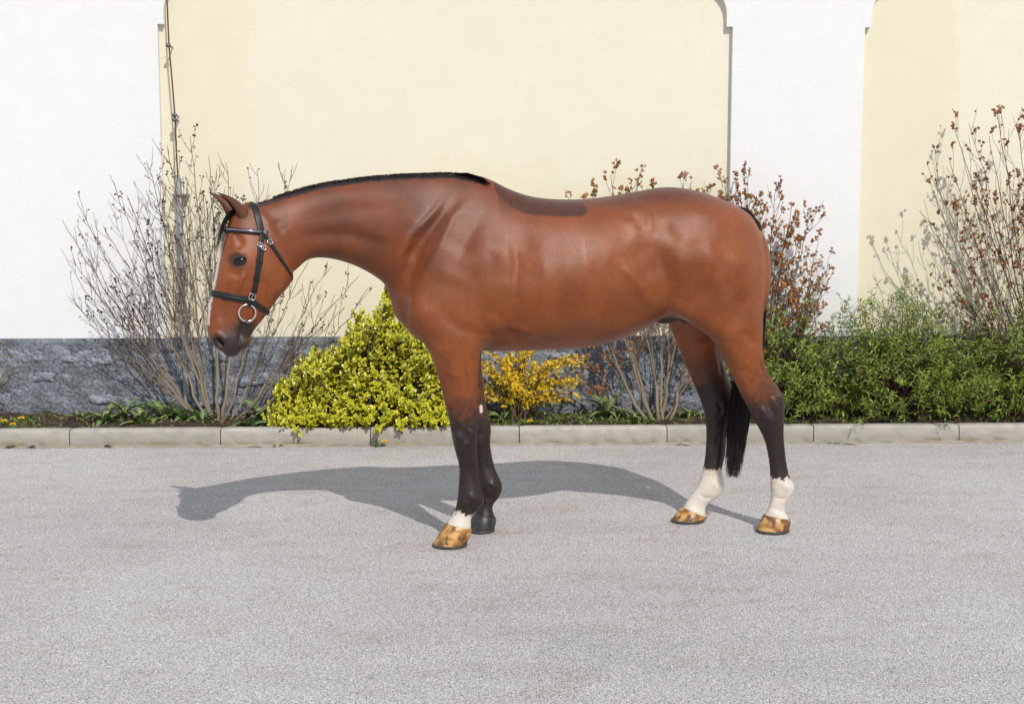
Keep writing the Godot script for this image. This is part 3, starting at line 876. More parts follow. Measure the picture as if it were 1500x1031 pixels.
# low plants: x, z, leaf length, leaves, label
const ROSETTES := [
	[-2.803, -2.780, 0.12, 8, "smallest broad-leaved rosette beside the dandelions"],
	[-2.633, -2.722, 0.20, 11, "first broad-leaved rosette after the bare mulch, counted from the dandelions"],
	[-2.522, -2.780, 0.22, 11, "broad-leaved rosette close to the stone base left of the bare shrub"],
	[-2.379, -2.713, 0.20, 11, "broad-leaved rosette in the middle of the row left of the bare shrub"],
	[-2.250, -2.780, 0.21, 12, "second broad-leaved rosette left of the bare shrub's foot"],
	[-2.122, -2.780, 0.22, 12, "tallest broad-leaved rosette just left of the bare shrub's foot"],
	[-1.979, -2.700, 0.18, 11, "broad-leaved rosette right under the bare shrub's foot"],
	[-1.597, -2.780, 0.22, 10, "upright broad-leaved plant between the bare shrub and the golden shrub"],
	[-1.633, -2.574, 0.16, 9, "low broad-leaved rosette at the kerb below the horse's muzzle"],
	[0.016, -2.691, 0.14, 10, "broad-leaved rosette beside the horse's foreleg"],
	[0.728, -2.780, 0.22, 11, "upright broad-leaved plant under the horse's belly left of the thick-stemmed shrub"],
	[0.900, -2.603, 0.17, 11, "low broad-leaved rosette at the foot of the thick-stemmed shrub"],
	[1.303, -2.766, 0.14, 8, "small leafy plant right of the thick-stemmed shrub"],
]
# dandelions: x, z, flower heads, label
const DANDELIONS := [
	[-3.165, -2.520, [[0.065, 0.085, 0.030], [-0.044, 0.067, 0.030], [0.011, 0.045, 0.030]], "dandelion with three yellow heads at the left edge"],
	[0.036, -2.580, [[-0.010, 0.122, 0.030]], "taller dandelion flowering close behind the horse's foreleg"],
	[0.195, -2.500, [[-0.001, 0.030, 0.030]], "low dandelion flower at the kerb joint under the belly"],
	[-0.781, -2.320, [[0.037, 0.036, 0.030]], "yellow weed growing in the gutter below the golden shrub"],
]
# litter in the gutter: x, z, kind, label
const DEBRIS := [
	[1.169, -2.281, "twig", "dark dry twig lying in front of the kerb near the tail"],
	[-3.116, -2.325, "leaf", "dead leaf in the gutter at the left edge"],
	[-2.523, -2.325, "leaf", "dead leaf in the gutter below the mulch"],
	[-2.990, -2.325, "leaf", "second dead leaf from the left edge in the gutter"],
	[-1.433, -2.319, "leaf", "dark leaf in the gutter left of the golden shrub"],
	[-1.573, -2.300, "twig", "short dark twig in the gutter below the horse's muzzle"],
	[2.149, -2.273, "leaf", "dark leaf in the gutter right of the hind leg"],
	[2.241, -2.270, "twig", "small dark twig in the gutter right of the hind leg"],
]


func leafy_shrub(label: String, root: Vector3, wide: float, deep: float, high: float, sprigs: int, sd: int):
	var r := RandomNumberGenerator.new()
	r.seed = sd
	var t := thing("evergreen_shrub", root, label, "shrub", "narrow-leaved green shrubs at the bed's end")
	var tw := MB.new()
	var lf := MB.new()
	var form := grain(2.2, FastNoiseLite.TYPE_SIMPLEX, sd)
	for k in sprigs:
		# a point on or inside an uneven dome
		var az := r.randf() * TAU
		var el := asin(r.randf_range(-0.05, 1.0))
		var d := Vector3(cos(az) * cos(el), sin(el), sin(az) * cos(el))
		var q := pow(r.randf_range(0.12, 1.0), 0.45) * (1.0 + form.get_noise_3d(d.x * 1.3, d.y * 1.3, d.z * 1.3) * 0.85)
		var p := Vector3(d.x * wide * q, 0.07 + d.y * (high - 0.1) * q, d.z * deep * q)
		if p.z + root.z < WALL_Z + 0.08:
			p.z = WALL_Z + 0.08 - root.z + r.randf() * 0.05
		p.y = maxf(p.y, 0.03)
		var dir := (Vector3(d.x * 0.9, 0.55 + d.y * 0.5, d.z * 0.9) + Vector3(r.randf_range(-1, 1), r.randf_range(-0.7, 0.7), r.randf_range(-1, 1)) * 0.6).normalized()
		if r.randf() < 0.25:
			var b0 := Vector3(r.randf_range(-0.1, 0.1), -0.02, r.randf_range(-0.08, 0.08))
			var pp := []
			var rr := []
			for j in 6:
				var f := j / 5.0
				pp.append(bez(b0, Vector3(p.x * 0.4, p.y * 0.6, p.z * 0.4), p, f))
				rr.append(lerpf(0.0045, 0.0016, f))
			tw.tube(pp, rr, 4, Color(0.12, 0.07, 0.045), Color(0.14, 0.06, 0.04))
		var sl := r.randf_range(0.07, 0.16)
		var e := p + dir * sl
		if e.z + root.z < WALL_Z + 0.04:
			e.z = WALL_Z + 0.04 - root.z
		tw.tube([p, p.lerp(e, 0.5) + Vector3(0, 0.006, 0), e], [0.0016, 0.0013, 0.0008], 3, Color(0.14, 0.08, 0.04), Color(0.16, 0.14, 0.04))
		var fresh := r.randf()
		var nl := r.randi_range(9, 15)
		for j in nl:
			var f := j / (nl - 1.0)
			var u := dir.cross(Vector3(sin(j * 2.4), cos(j * 2.4), sin(j * 1.3 + 1.0))).normalized()
			var ld := (dir * (0.35 + f * 0.6) + u * 0.9 + Vector3(0, -0.1, 0)).normalized()
			var sid := ld.cross(Vector3(r.randf_range(-1, 1), r.randf_range(0.2, 1), r.randf_range(-1, 1))).normalized()
			var g := clampf(0.25 + fresh * 0.55 + f * 0.25 + r.randf_range(-0.2, 0.2), 0, 1)
			var ca := Color(0.065, 0.125, 0.02).lerp(Color(0.30, 0.40, 0.06), g)
			if r.randf() < 0.05:
				ca = Color(0.25, 0.11, 0.05)
			lf.lance(p + dir * sl * f, ld, sid, r.randf_range(0.034, 0.064) * (1.1 - f * 0.4), r.randf_range(0.007, 0.012), 0.2, r.randf_range(0.1, 0.7), ca * 0.8, ca)
	obj("twigs", tw.mesh(), M.bark, t)
	stuff(obj("leaves", lf.mesh(), M.leaf, t))

# oval leaf with a green middle and a yellow margin, lying along +x from its stalk
func oval_leaf(seed_: int, gold: Color, green: Color) -> ArrayMesh:
	var r := RandomNumberGenerator.new()
	r.seed = seed_
	var mb := MB.new()
	var kk := 8
	var patch := r.randf_range(0.25, 0.52)
	var rows := [0.0, patch, 1.0]
	var col := [green, green.lerp(gold, 0.12), gold]
	for q in 3:
		for k in kk:
			var a := TAU * k / kk
			var x: float = 0.5 - cos(a) * 0.5 * rows[q]
			var wv: float = sin(a) * 0.27 * rows[q] * (1.1 - 0.25 * cos(a * 1.0 + PI)) * r.randf_range(0.93, 1.07)
			var y := absf(wv) * 0.35 - pow(x - 0.4, 2.0) * 0.35
			mb.add(Vector3(x, y, wv), Vector3(0.25 * (x - 0.4), 1, -wv).normalized(), col[q])
	for q in 2:
		for k in kk:
			var a := q * kk + k
			var b := q * kk + (k + 1) % kk
			var c := a + kk
			var d := b + kk
			mb.i.append_array([a, b, c, b, d, c])
	return mb.mesh()

func golden_shrub():
	var r := RandomNumberGenerator.new()
	r.seed = 91
	var root := Vector3(-0.92, 0.09, -2.66)
	var t := thing("golden_shrub", root, "low golden variegated shrub with yellow-edged oval leaves spilling over the kerb", "shrub")
	var variants := []
	for k in 6:
		variants.append(oval_leaf(200 + k, [Color(0.84, 0.72, 0.02), Color(0.76, 0.68, 0.03), Color(0.88, 0.75, 0.05)][k % 3], [Color(0.10, 0.17, 0.02), Color(0.16, 0.25, 0.03), Color(0.30, 0.34, 0.03)][k / 2]))
	var green := oval_leaf(300, Color(0.36, 0.40, 0.03), Color(0.09, 0.16, 0.015))
	variants.append(green)
	# outline of the mound: height over its own x
	var prof := [[-0.66, 0.02], [-0.60, 0.18], [-0.52, 0.26], [-0.44, 0.34], [-0.36, 0.42], [-0.27, 0.46], [-0.18, 0.50], [-0.10, 0.56], [-0.02, 0.66], [0.06, 0.72], [0.13, 0.78], [0.175, 0.90], [0.21, 0.70], [0.27, 0.64], [0.34, 0.62], [0.42, 0.56], [0.50, 0.47], [0.57, 0.32], [0.62, 0.06]]
	var lump := grain(4.5, FastNoiseLite.TYPE_SIMPLEX, 95)
	var tw := MB.new()
	var mass := MB.new()
	var shown := []
	var sprigs := 1020
	for s in sprigs:
		var x := r.randf_range(-0.57, 0.60)
		var hx := 0.0
		for k in prof.size() - 1:
			if x >= prof[k][0] and x <= prof[k + 1][0]:
				hx = lerpf(prof[k][1], prof[k + 1][1], (x - prof[k][0]) / (prof[k + 1][0] - prof[k][0]))
		hx = maxf(0.02, hx + lump.get_noise_1d(x) * 0.10)
		if x > 0.12 and x < 0.22 and r.randf() < 0.5:
			hx = minf(hx, 0.7)
		# front of the mound: from the kerb's edge at its foot back to the wall at its top
		var v := pow(r.randf(), 0.8)
		var y := hx * v
		var front := lerpf(0.34, -0.14, pow(v, 1.3)) * clampf(hx * 2.6, 0.3, 1.0)
		var z := front - r.randf() * r.randf() * 0.22
		if s % 5 == 0:
			z = r.randf_range(-0.24, front)
			y = hx * r.randf_range(0.85, 1.0)
		if s > 995:
			x = r.randf_range(0.15, 0.21)
			y = 0.62 + (s - 995) * 0.012
			z = -0.16 + r.randf() * 0.06
			v = 0.95
		var p := Vector3(x, maxf(y - 0.03, 0.0), clampf(z, -0.26, 0.36))
		if p.z > 0.31:
			p.y = maxf(p.y, -0.03 + r.randf() * 0.06)
		elif p.z > 0.17 and p.y < 0.05:
			p.y = 0.035 + r.randf() * 0.03
		var dir := (Vector3(x * 0.7, 0.55 + v * 0.6, 0.75 - v * 0.5) + Vector3(r.randf_range(-1, 1), r.randf_range(-0.5, 0.5), r.randf_range(-0.6, 0.6)) * 0.55).normalized()
		var sl := r.randf_range(0.06, 0.11)
		if x > 0.1 and x < 0.23 and v > 0.75:
			dir = Vector3(0.1, 1, 0.1).normalized()
		tw.tube([p - dir * 0.05, p, p + dir * sl], [0.0025, 0.002, 0.001], 4, Color(0.12, 0.10, 0.04), Color(0.25, 0.25, 0.05))
		if s % 6 == 0:
			tw.tube([Vector3(x * 0.25, -0.03, -0.05), Vector3(x * 0.5, p.y * 0.5, p.z * 0.5), p], [0.008, 0.005, 0.0025], 5, Color(0.14, 0.11, 0.07), Color(0.12, 0.10, 0.04))
		var nl := r.randi_range(6, 9)
		for j in nl:
			var f := (j + 0.5) / nl
			var u := dir.cross(Vector3(sin(j * 1.57 + s), cos(j * 1.57 + s), 0.3)).normalized()
			var ld := (dir * (0.25 + f * 0.7) + u * 0.9).normalized()
			var q := p + dir * sl * f
			var up := (dir * 0.8 + Vector3(0, 0.7, 0.35) + Vector3(r.randf_range(-1, 1), r.randf_range(-1, 1), r.randf_range(-1, 1)) * 0.45)
			var side := ld.cross(up).normalized()
			up = side.cross(ld).normalized()
			var size := r.randf_range(0.027, 0.048) * (1.1 - f * 0.35)
			var which := r.randi_range(0, 5)
			if r.randf() < 0.12:
				which = 6
			var tf := Transform3D(Basis(ld * size, up * size, side * size), q)
			shown.append([q.z + q.y * 0.35 + r.randf() * 0.12, tf, which])
	shown.sort_custom(func(a, b): return a[0] > b[0])
	for k in shown.size():
		if k < 300:
			var o := obj("leaf", variants[shown[k][2]], M.glossy_leaf, t)
			o.transform = shown[k][1]
		else:
			var src: ArrayMesh = variants[shown[k][2]]
			var arr := src.surface_get_arrays(0)
			var tf: Transform3D = shown[k][1]
			var nb := tf.basis.orthonormalized()
			var k0 := mass.v.size()
			for j in arr[Mesh.ARRAY_VERTEX].size():
				mass.add(tf * arr[Mesh.ARRAY_VERTEX][j], nb * arr[Mesh.ARRAY_NORMAL][j], arr[Mesh.ARRAY_COLOR][j])
			for j in arr[Mesh.ARRAY_INDEX]:
				mass.i.append(k0 + j)
	obj("twigs", tw.mesh(), M.bark, t)
	stuff(obj("inner_leaves", mass.mesh(), M.glossy_leaf, t))

func forsythia():
	var r := RandomNumberGenerator.new()
	r.seed = 93
	var root := Vector3(0.12, 0.09, -2.74)
	var t := thing("flowering_shrub", root, "twiggy shrub covered in small yellow flowers seen under the horse's belly", "shrub")
	var mb := MB.new()
	var fl := MB.new()
	var lf := MB.new()
	for s in 60:
		var ex := r.randf_range(-0.42, 0.50)
		var tip := Vector3(ex, r.randf_range(0.22, 0.62) - absf(ex) * 0.3, r.randf_range(-0.12, 0.22))
		var base := Vector3(r.randf_range(-0.07, 0.05), -0.02, r.randf_range(-0.05, 0.05))
		var mid := Vector3(base.x + ex * 0.25, tip.y * 0.8 + 0.12, tip.z * 0.5)
		var pts := []
		var rad := []
		for k in 9:
			pts.append(bez(base, mid, tip, k / 8.0))
			rad.append(lerpf(0.006, 0.0018, k / 8.0))
		mb.tube(pts, rad, 5, Color(0.26, 0.19, 0.11), Color(0.20, 0.14, 0.06))
		for k in 44:
			var f := r.randf_range(0.28, 1.0) * 7.99
			var p: Vector3 = pts[int(f)].lerp(pts[int(f) + 1], f - int(f))
			var d := Vector3(r.randf_range(-1, 1), r.randf_range(-0.7, 0.7), r.randf_range(-0.5, 1)).normalized()
			p += d * r.randf_range(0.005, 0.03)
			if r.randf() < 0.16:
				var g := Color(0.10, 0.17, 0.03).lerp(Color(0.28, 0.33, 0.05), r.randf())
				lf.lance(p, d, d.cross(Vector3(0.2, 1, 0.3)).normalized(), r.randf_range(0.02, 0.04), 0.009, 0.2, 0.3, g, g)
				continue
			# four narrow petals
			var u := d.cross(Vector3(0.3, 0.6, 0.2)).normalized()
			var w := d.cross(u)
			var a0 := r.randf() * TAU
			var yel := Color(0.84, 0.50, 0.006).lerp(Color(0.90, 0.66, 0.03), r.randf())
			for q in 4:
				var a := a0 + TAU * q / 4
				var pd := (u * cos(a) + w * sin(a) + d * 0.55).normalized()
				fl.lance(p, pd, d.cross(pd).normalized(), r.randf_range(0.014, 0.021), 0.0075, 0.15, 0.1, yel * 0.85, yel)
	obj("branches", mb.mesh(), M.bark, t)
	stuff(obj("flowers", fl.mesh(), M.petal, t))
	stuff(obj("leaves", lf.mesh(), M.leaf, t))

func build_shrubs():
	bare_shrub("large leafless shrub spreading behind the horse's head, few dark seed pods", ROOT_A, tip_list(TIPS_A), 0.015, 9.5, Color(0.47, 0.40, 0.30), Color(0.22, 0.15, 0.10), Color(0.07, 0.04, 0.03), 0.013, 0.32, 101)
	bare_shrub("leafless shrub with thick pale stems rising between the horse's belly and hind legs", ROOT_B, tip_list(TIPS_B), 0.019, 13.0, Color(0.46, 0.39, 0.28), Color(0.30, 0.21, 0.13), Color(0.42, 0.19, 0.06), 0.019, 0.7, 102)
	bare_shrub("shrub crowded with brown seed capsules in front of the white pilaster behind the rump", ROOT_C, tip_list(TIPS_C), 0.013, 10.0, Color(0.27, 0.19, 0.12), Color(0.20, 0.11, 0.065), Color(0.42, 0.20, 0.075), 0.018, 0.8, 103)
	bare_shrub("tall dark-stemmed leafless shrub at the right edge casting shadows on the yellow panel", ROOT_D, tip_list(TIPS_D), 0.011, 5.5, Color(0.17, 0.11, 0.08), Color(0.17, 0.085, 0.06), Color(0.34, 0.145, 0.055), 0.018, 0.6, 104)
	bare_shrub("small twiggy shrub cut off by the left edge of the view", ROOT_E, tip_list(TIPS_E), 0.008, 9.0, Color(0.30, 0.24, 0.17), Color(0.22, 0.17, 0.09), Color(0.3, 0.3, 0.08), 0.012, 0.5, 105)
	golden_shrub()
	forsythia()
	leafy_shrub("narrow-leaved green shrub right behind the horse's hind leg", Vector3(1.98, 0.09, -2.76), 0.40, 0.34, 0.74, 540, 111)
	leafy_shrub("broadest narrow-leaved green shrub in front of the pilaster's right edge", Vector3(2.72, 0.09, -2.74), 0.52, 0.36, 0.80, 900, 112)
	leafy_shrub("narrow-leaved green shrub below the tall bare shrub at the right edge", Vector3(3.46, 0.09, -2.76), 0.46, 0.36, 0.76, 740, 113)

# ---------------------------------------------------------------- low plants
func blade_leaf(sd: int) -> ArrayMesh:
	# broad lance leaf along +x, arching, with a pale sunken rib; length 1
	var r := RandomNumberGenerator.new()
	r.seed = sd
	var mb := MB.new()
	var nn := 8
	var pts := []
	for a in nn:
		var f := a / (nn - 1.0)
		var w := 0.098 * pow(sin(PI * clampf(pow(f, 0.75) * 0.97 + 0.03, 0, 1)), 0.8) + 0.008
		var y := 0.55 * f - (0.45 + sd % 3 * 0.12) * f * f
		for s in [-1.0, -0.5, 0.0, 0.5, 1.0]:
			pts.append(Vector3(f * 0.95, y + absf(s) * w * 0.5 + sin(f * 14.0 + s * 3.0 + sd) * 0.006, s * w))
	var shade := r.randf_range(0.85, 1.15)
	mb.sheet(pts, nn, 5, func(p: Vector3) -> Color: return (Color(0.26, 0.32, 0.14) if absf(p.z) < 0.006 else Color(0.125, 0.20, 0.055)) * shade)
	return mb.mesh()

func build_low_plants():
	var r := RandomNumberGenerator.new()
	r.seed = 120
	var leaves := []
	for k in 6:
		leaves.append(blade_leaf(400 + k))
	for q in ROSETTES:
		var at := Vector3(q[0], soil_h(q[0], q[1]) - 0.01, q[1])
		var t := thing("leafy_plant", at, q[4], "plant", "broad-leaved rosettes in the bed")
		var cnt: int = q[3]
		for k in cnt:
			var a := TAU * k / cnt + r.randf_range(-0.25, 0.25)
			var o := obj("leaf", leaves[r.randi() % 6], M.leaf, t)
			var ln: float = q[2] * r.randf_range(0.75, 1.15)
			o.transform = Transform3D(Basis(Vector3.UP, a) * Basis(Vector3(0, 0, 1), r.randf_range(-0.05, 0.85)) * Basis(Vector3(1, 0, 0), r.randf_range(-0.3, 0.3)).scaled(Vector3.ONE * ln), Vector3.ZERO)
	# dandelions
	for d in DANDELIONS:
		var at := Vector3(d[0], soil_h(d[0], d[1]) if d[1] < KERB_Z - 0.08 else 0.0, d[1])
		var t := thing("dandelion", at, d[3], "flower", "dandelions in the bed")
		var mb := MB.new()
		for k in 9:
			var a := r.randf() * TAU
			var dir := Vector3(cos(a), r.randf_range(0.25, 0.9), sin(a)).normalized()
			var g := Color(0.10, 0.17, 0.03).lerp(Color(0.17, 0.25, 0.05), r.randf())
			mb.lance(Vector3.ZERO, dir, dir.cross(Vector3.UP).normalized(), r.randf_range(0.05, 0.09), 0.016, 0.2, 0.5, g, g)
			for j in 3:
				var p := dir * 0.02 * (j + 1)
				mb.lance(p, (dir + dir.cross(Vector3.UP) * 1.2).normalized(), dir, 0.016, 0.006, 0.1, 0.1, g, g)
				mb.lance(p, (dir - dir.cross(Vector3.UP) * 1.2).normalized(), dir, 0.016, 0.006, 0.1, 0.1, g, g)
		obj("leaves", mb.mesh(), M.leaf, t)
		for h in d[2]:
			var st := MB.new()
			var top := Vector3(h[0], h[1], h[2])
			st.tube([Vector3.ZERO, top * 0.5 + Vector3(0.005, 0.01, 0), top], [0.0022, 0.002, 0.002], 5, Color(0.2, 0.24, 0.08), Color(0.24, 0.2, 0.08))
			obj("stalk", st.mesh(), M.leaf, t)
			var hd := MB.new()
			for k in 70:
				var a := k * 2.39996
				var rr := sqrt(k / 70.0)
				var out := Vector3(cos(a) * rr, 1.0 - rr * 0.8, sin(a) * rr + 0.35).normalized()
				hd.lance(top + Vector3(cos(a), 0.1, sin(a)) * 0.004 * rr, out, out.cross(Vector3(0.1, 0.3, 1)).normalized(), 0.014 + rr * 0.005, 0.0035, 0.1, 0.2, Color(0.80, 0.46, 0.0), Color(0.88, 0.62, 0.01))
			obj("flower_head", hd.mesh(), M.petal, t)
	# small weeds and grass that cover parts of the bed
	var wd := MB.new()
	for k in 2600:
		var x := r.randf_range(-3.7, 4.2)
		var z := r.randf_range(KERB_Z - 0.13, KERB_Z - 0.5)
		var dens := 0.22
		if x > -0.25 and x < 1.0:
			dens = 1.0
		elif x < -3.0:
			dens = 0.9
		elif x > 1.0:
			dens = 0.5
		if r.randf() > dens:
			continue
		var p := Vector3(x, soil_h(x, z) - 0.003, z)
		for j in r.randi_range(2, 5):
			var a := r.randf() * TAU
			var dir := Vector3(cos(a) * 0.8, r.randf_range(0.2, 1.3), sin(a) * 0.8).normalized()
			var g := Color(0.06, 0.12, 0.02).lerp(Color(0.2, 0.28, 0.06), r.randf())
			wd.lance(p, dir, dir.cross(Vector3(0.1, 1, 0.2)).normalized(), r.randf_range(0.02, 0.06), r.randf_range(0.004, 0.012), 0.2, 0.4, g, g)
	tag(stuff(obj("small_weeds", wd.mesh(), M.leaf)), "short green weeds and grass sprouting from the soil bed", "weeds")
	# bark mulch
	var ch := MB.new()
	for k in 5200:
		var x := r.randf_range(-4.2, 4.6)
		var z := r.randf_range(KERB_Z - 0.10, KERB_Z - 0.62)
		var p := Vector3(x, soil_h(x, z) + r.randf_range(-0.002, 0.008), z)
		var b := Basis(Vector3.UP, r.randf() * TAU) * Basis(Vector3(1, 0, 0), r.randf_range(-0.6, 0.6))
		var ln := r.randf_range(0.008, 0.03)
		var w := r.randf_range(0.004, 0.011)
		var c := Color(0.11, 0.055, 0.035).lerp(Color(0.26, 0.17, 0.12), r.randf() * r.randf())
		var e := [b * Vector3(-ln, 0, -w) * 0.5, b * Vector3(ln * 0.9, 0.002, -w * 0.7) * 0.5, b * Vector3(ln, 0, w) * 0.5, b * Vector3(-ln * 0.8, 0.002, w * 0.9) * 0.5]
		var h := Vector3(0, 0.003, 0)
		ch.quad(p + e[3] + h, p + e[2] + h, p + e[1] + h, p + e[0] + h, c)
		for j in 4:
			ch.quad(p + e[j], p + e[j] + h, p + e[(j + 1) % 4] + h, p + e[(j + 1) % 4], c * 0.9)
	tag(stuff(obj("bark_mulch", ch.mesh(), M.chip)), "reddish brown bark chips strewn over the soil bed", "mulch")

func build_debris():
	var r := RandomNumberGenerator.new()
	r.seed = 131
	for d in DEBRIS:
		var mb := MB.new()
		var at := Vector3(d[0], 0.004, d[1])
		if d[2] == "twig":
			mb.tube([Vector3(-0.04, 0.002, 0.004), Vector3(-0.01, 0.005, -0.003), Vector3(0.02, 0.003, 0.004), Vector3(0.05, 0.001, 0.012)], [0.002, 0.003, 0.003, 0.001], 5, Color(0.09, 0.05, 0.04), Color(0.07, 0.04, 0.03))
		else:
			for k in 3:
				var a := r.randf() * TAU
				var dir := Vector3(cos(a), 0.15, sin(a) * 0.5).normalized()
				mb.lance(Vector3(k * 0.012 - 0.012, 0.001, 0), dir, dir.cross(Vector3.UP).normalized(), r.randf_range(0.03, 0.05), 0.016, 0.35, 0.3, Color(0.07, 0.045, 0.03), Color(0.10, 0.06, 0.035))
		var o := obj("dry_twig" if d[2] == "twig" else "dead_leaf", mb.mesh(), M.rust)
		o.position = at
		tag(o, d[3], "twig" if d[2] == "twig" else "leaf", "litter along the kerb")

# ---------------------------------------------------------------- horse: a field of tapered sections, meshed as surface nets
class Seg:
	var g: int
	var c0: Vector3
	var c1: Vector3
	var n0: Vector3
	var n1: Vector3
	var first: bool
	var last: bool
	var u0: Vector3
	var u1: Vector3
	var w0: Vector3
	var w1: Vector3
	var au0: float
	var au1: float
	var ad0: float
	var ad1: float
	var b0: float
	var b1: float
	var pu0: float
	var pu1: float
	var pd0: float
	var pd1: float
	var cap: float

var segs: Array[Seg] = []
var group_k: Array[float] = []
var bins := {}
const BIN := 0.08
const CELL := 0.007
const GRID_MIN := Vector3(-1.86, -0.02, -0.36)
const GX := 400
const GY := 246
const GZ := 122

func crom(a, b, c, d, t: float):
	return 0.5 * ((2.0 * b) + (c - a) * t + (2.0 * a - 5.0 * b + 4.0 * c - d) * t * t + (3.0 * b - a - 3.0 * c + d) * t * t * t)

func make_segs():
	var gi := 0
	for gname in BODY:
		group_k.append(BODY[gname][0])
		var rows: Array = BODY[gname][1]
		var st := []
		for r in rows:
			var A := Vector3(r[0], r[1], r[2])
			var B := Vector3(r[3], r[4], r[5])
			st.append([A, B, r[6], r[7], r[8], r[9]])
		var dense := []
		var sub := 4
		for i in st.size() - 1:
			var p0 = st[maxi(i - 1, 0)]
			var p1 = st[i]
			var p2 = st[i + 1]
			var p3 = st[mini(i + 2, st.size() - 1)]
			for j in sub + (1 if i == st.size() - 2 else 0):
				var t := float(j) / sub
				var q := []
				for k in 6:
					q.append(crom(p0[k], p1[k], p2[k], p3[k], t))
				dense.append(q)
		var cs: Array[Vector3] = []
		for q in dense:
			cs.append(q[0].lerp(q[1], q[2]))
		var us: Array[Vector3] = []
		var ws: Array[Vector3] = []
		for i in dense.size():
			var u: Vector3 = (dense[i][0] - dense[i][1]).normalized()
			var tn: Vector3 = cs[mini(i + 1, cs.size() - 1)] - cs[maxi(i - 1, 0)]
			tn = (tn - u * tn.dot(u)).normalized()
			us.append(u)
			ws.append(tn.cross(u))
		for i in dense.size() - 1:
			var s := Seg.new()
			s.g = gi
			s.c0 = cs[i]
			s.c1 = cs[i + 1]
			s.first = i == 0
			s.last = i == dense.size() - 2
			s.n0 = us[i].cross(ws[i])
			s.n1 = us[i + 1].cross(ws[i + 1])
			s.u0 = us[i]
			s.u1 = us[i + 1]
			s.w0 = ws[i]
			s.w1 = ws[i + 1]
			s.au0 = cs[i].distance_to(dense[i][0])
			s.au1 = cs[i + 1].distance_to(dense[i + 1][0])
			s.ad0 = cs[i].distance_to(dense[i][1])
			s.ad1 = cs[i + 1].distance_to(dense[i + 1][1])
			s.b0 = dense[i][3]
			s.b1 = dense[i + 1][3]
			s.pu0 = dense[i][4]
			s.pu1 = dense[i + 1][4]
			s.pd0 = dense[i][5]
			s.pd1 = dense[i + 1][5]
			s.cap = minf(0.06, 0.55 * minf(minf(s.au0, s.ad0), s.b0))
			segs.append(s)
		gi += 1
	for si in segs.size():
		var s := segs[si]
		var r0 := maxf(maxf(s.au0, s.ad0), s.b0)
		var r1 := maxf(maxf(s.au1, s.ad1), s.b1)
		var bb := AABB(s.c0, Vector3.ZERO)
		for e in [[s.c0, s.u0, s.w0, s.au0, s.ad0, s.b0], [s.c1, s.u1, s.w1, s.au1, s.ad1, s.b1]]:
			for sg in [-1.0, 1.0]:
				bb = bb.expand(e[0] + e[1] * e[3] + e[2] * e[5] * sg)
				bb = bb.expand(e[0] - e[1] * e[4] + e[2] * e[5] * sg)
		bb = bb.grow(0.045)
		var a := (bb.position / BIN).floor()
		var b := (bb.end / BIN).floor()
		for x in range(int(a.x), int(b.x) + 1):
			for y in range(int(a.y), int(b.y) + 1):
				for z in range(int(a.z), int(b.z) + 1):
					var key := (x + 64) + (y + 64) * 128 + (z + 64) * 16384
					if not bins.has(key):
						bins[key] = [] as Array[Seg]
					bins[key].append(s)

func field(p: Vector3) -> float:
	var key := (floori(p.x / BIN) + 64) + (floori(p.y / BIN) + 64) * 128 + (floori(p.z / BIN) + 64) * 16384
	if not bins.has(key):
		return 0.2
	var list: Array[Seg] = bins[key]
	var acc := 0.2
	var best := 0.2
	var cur := -1
	for s: Seg in list:
		if s.g != cur:
			if cur >= 0:
				var k: float = group_k[cur]
				var h := maxf(k - absf(acc - best), 0.0)
				acc = minf(acc, best) - (h * h * 0.25 / k if k > 0.0 else 0.0)
			cur = s.g
			best = 0.2
		var s0 := (p - s.c0).dot(s.n0)
		var s1 := (p - s.c1).dot(s.n1)
		var tc := 0.0
		var e := 0.0
		if s0 < 0.0:
			if not s.first or s1 > 0.0:
				continue
			e = s0
		elif s1 > 0.0:
			if not s.last:
				continue
			tc = 1.0
			e = s1
		else:
			tc = s0 / (s0 - s1 + 1e-9)
		var r := p - s.c0.lerp(s.c1, tc)
		var uu := r.dot(s.u0.lerp(s.u1, tc))
		var ww := absf(r.dot(s.w0.lerp(s.w1, tc)))
		var pe := s.pu0 + (s.pu1 - s.pu0) * tc
		var au: float
		if uu > 0.0:
			au = s.au0 + (s.au1 - s.au0) * tc
		else:
			au = s.ad0 + (s.ad1 - s.ad0) * tc
			pe = s.pd0 + (s.pd1 - s.pd0) * tc
			uu = -uu
		var x := uu / au
		var y := ww / (s.b0 + (s.b1 - s.b0) * tc)
		var q: float
		if pe == 2.0:
			q = sqrt(x * x + y * y)
		else:
			q = pow(pow(x, pe) + pow(y, pe), 1.0 / pe)
		var rl := uu * uu + ww * ww
		if e != 0.0:
			var ee := e / s.cap
			q = sqrt(q * q + ee * ee)
			rl += e * e
		q = maxf(q, 0.1)
		var d := sqrt(rl) * (1.0 - 1.0 / q)
		if d < best:
			best = d
	if cur >= 0:
		var k2: float = group_k[cur]
		var h2 := maxf(k2 - absf(acc - best), 0.0)
		acc = minf(acc, best) - (h2 * h2 * 0.25 / k2 if k2 > 0.0 else 0.0)
	return acc

var body_v: PackedVector3Array
var body_i: PackedInt32Array
var body_n: PackedVector3Array

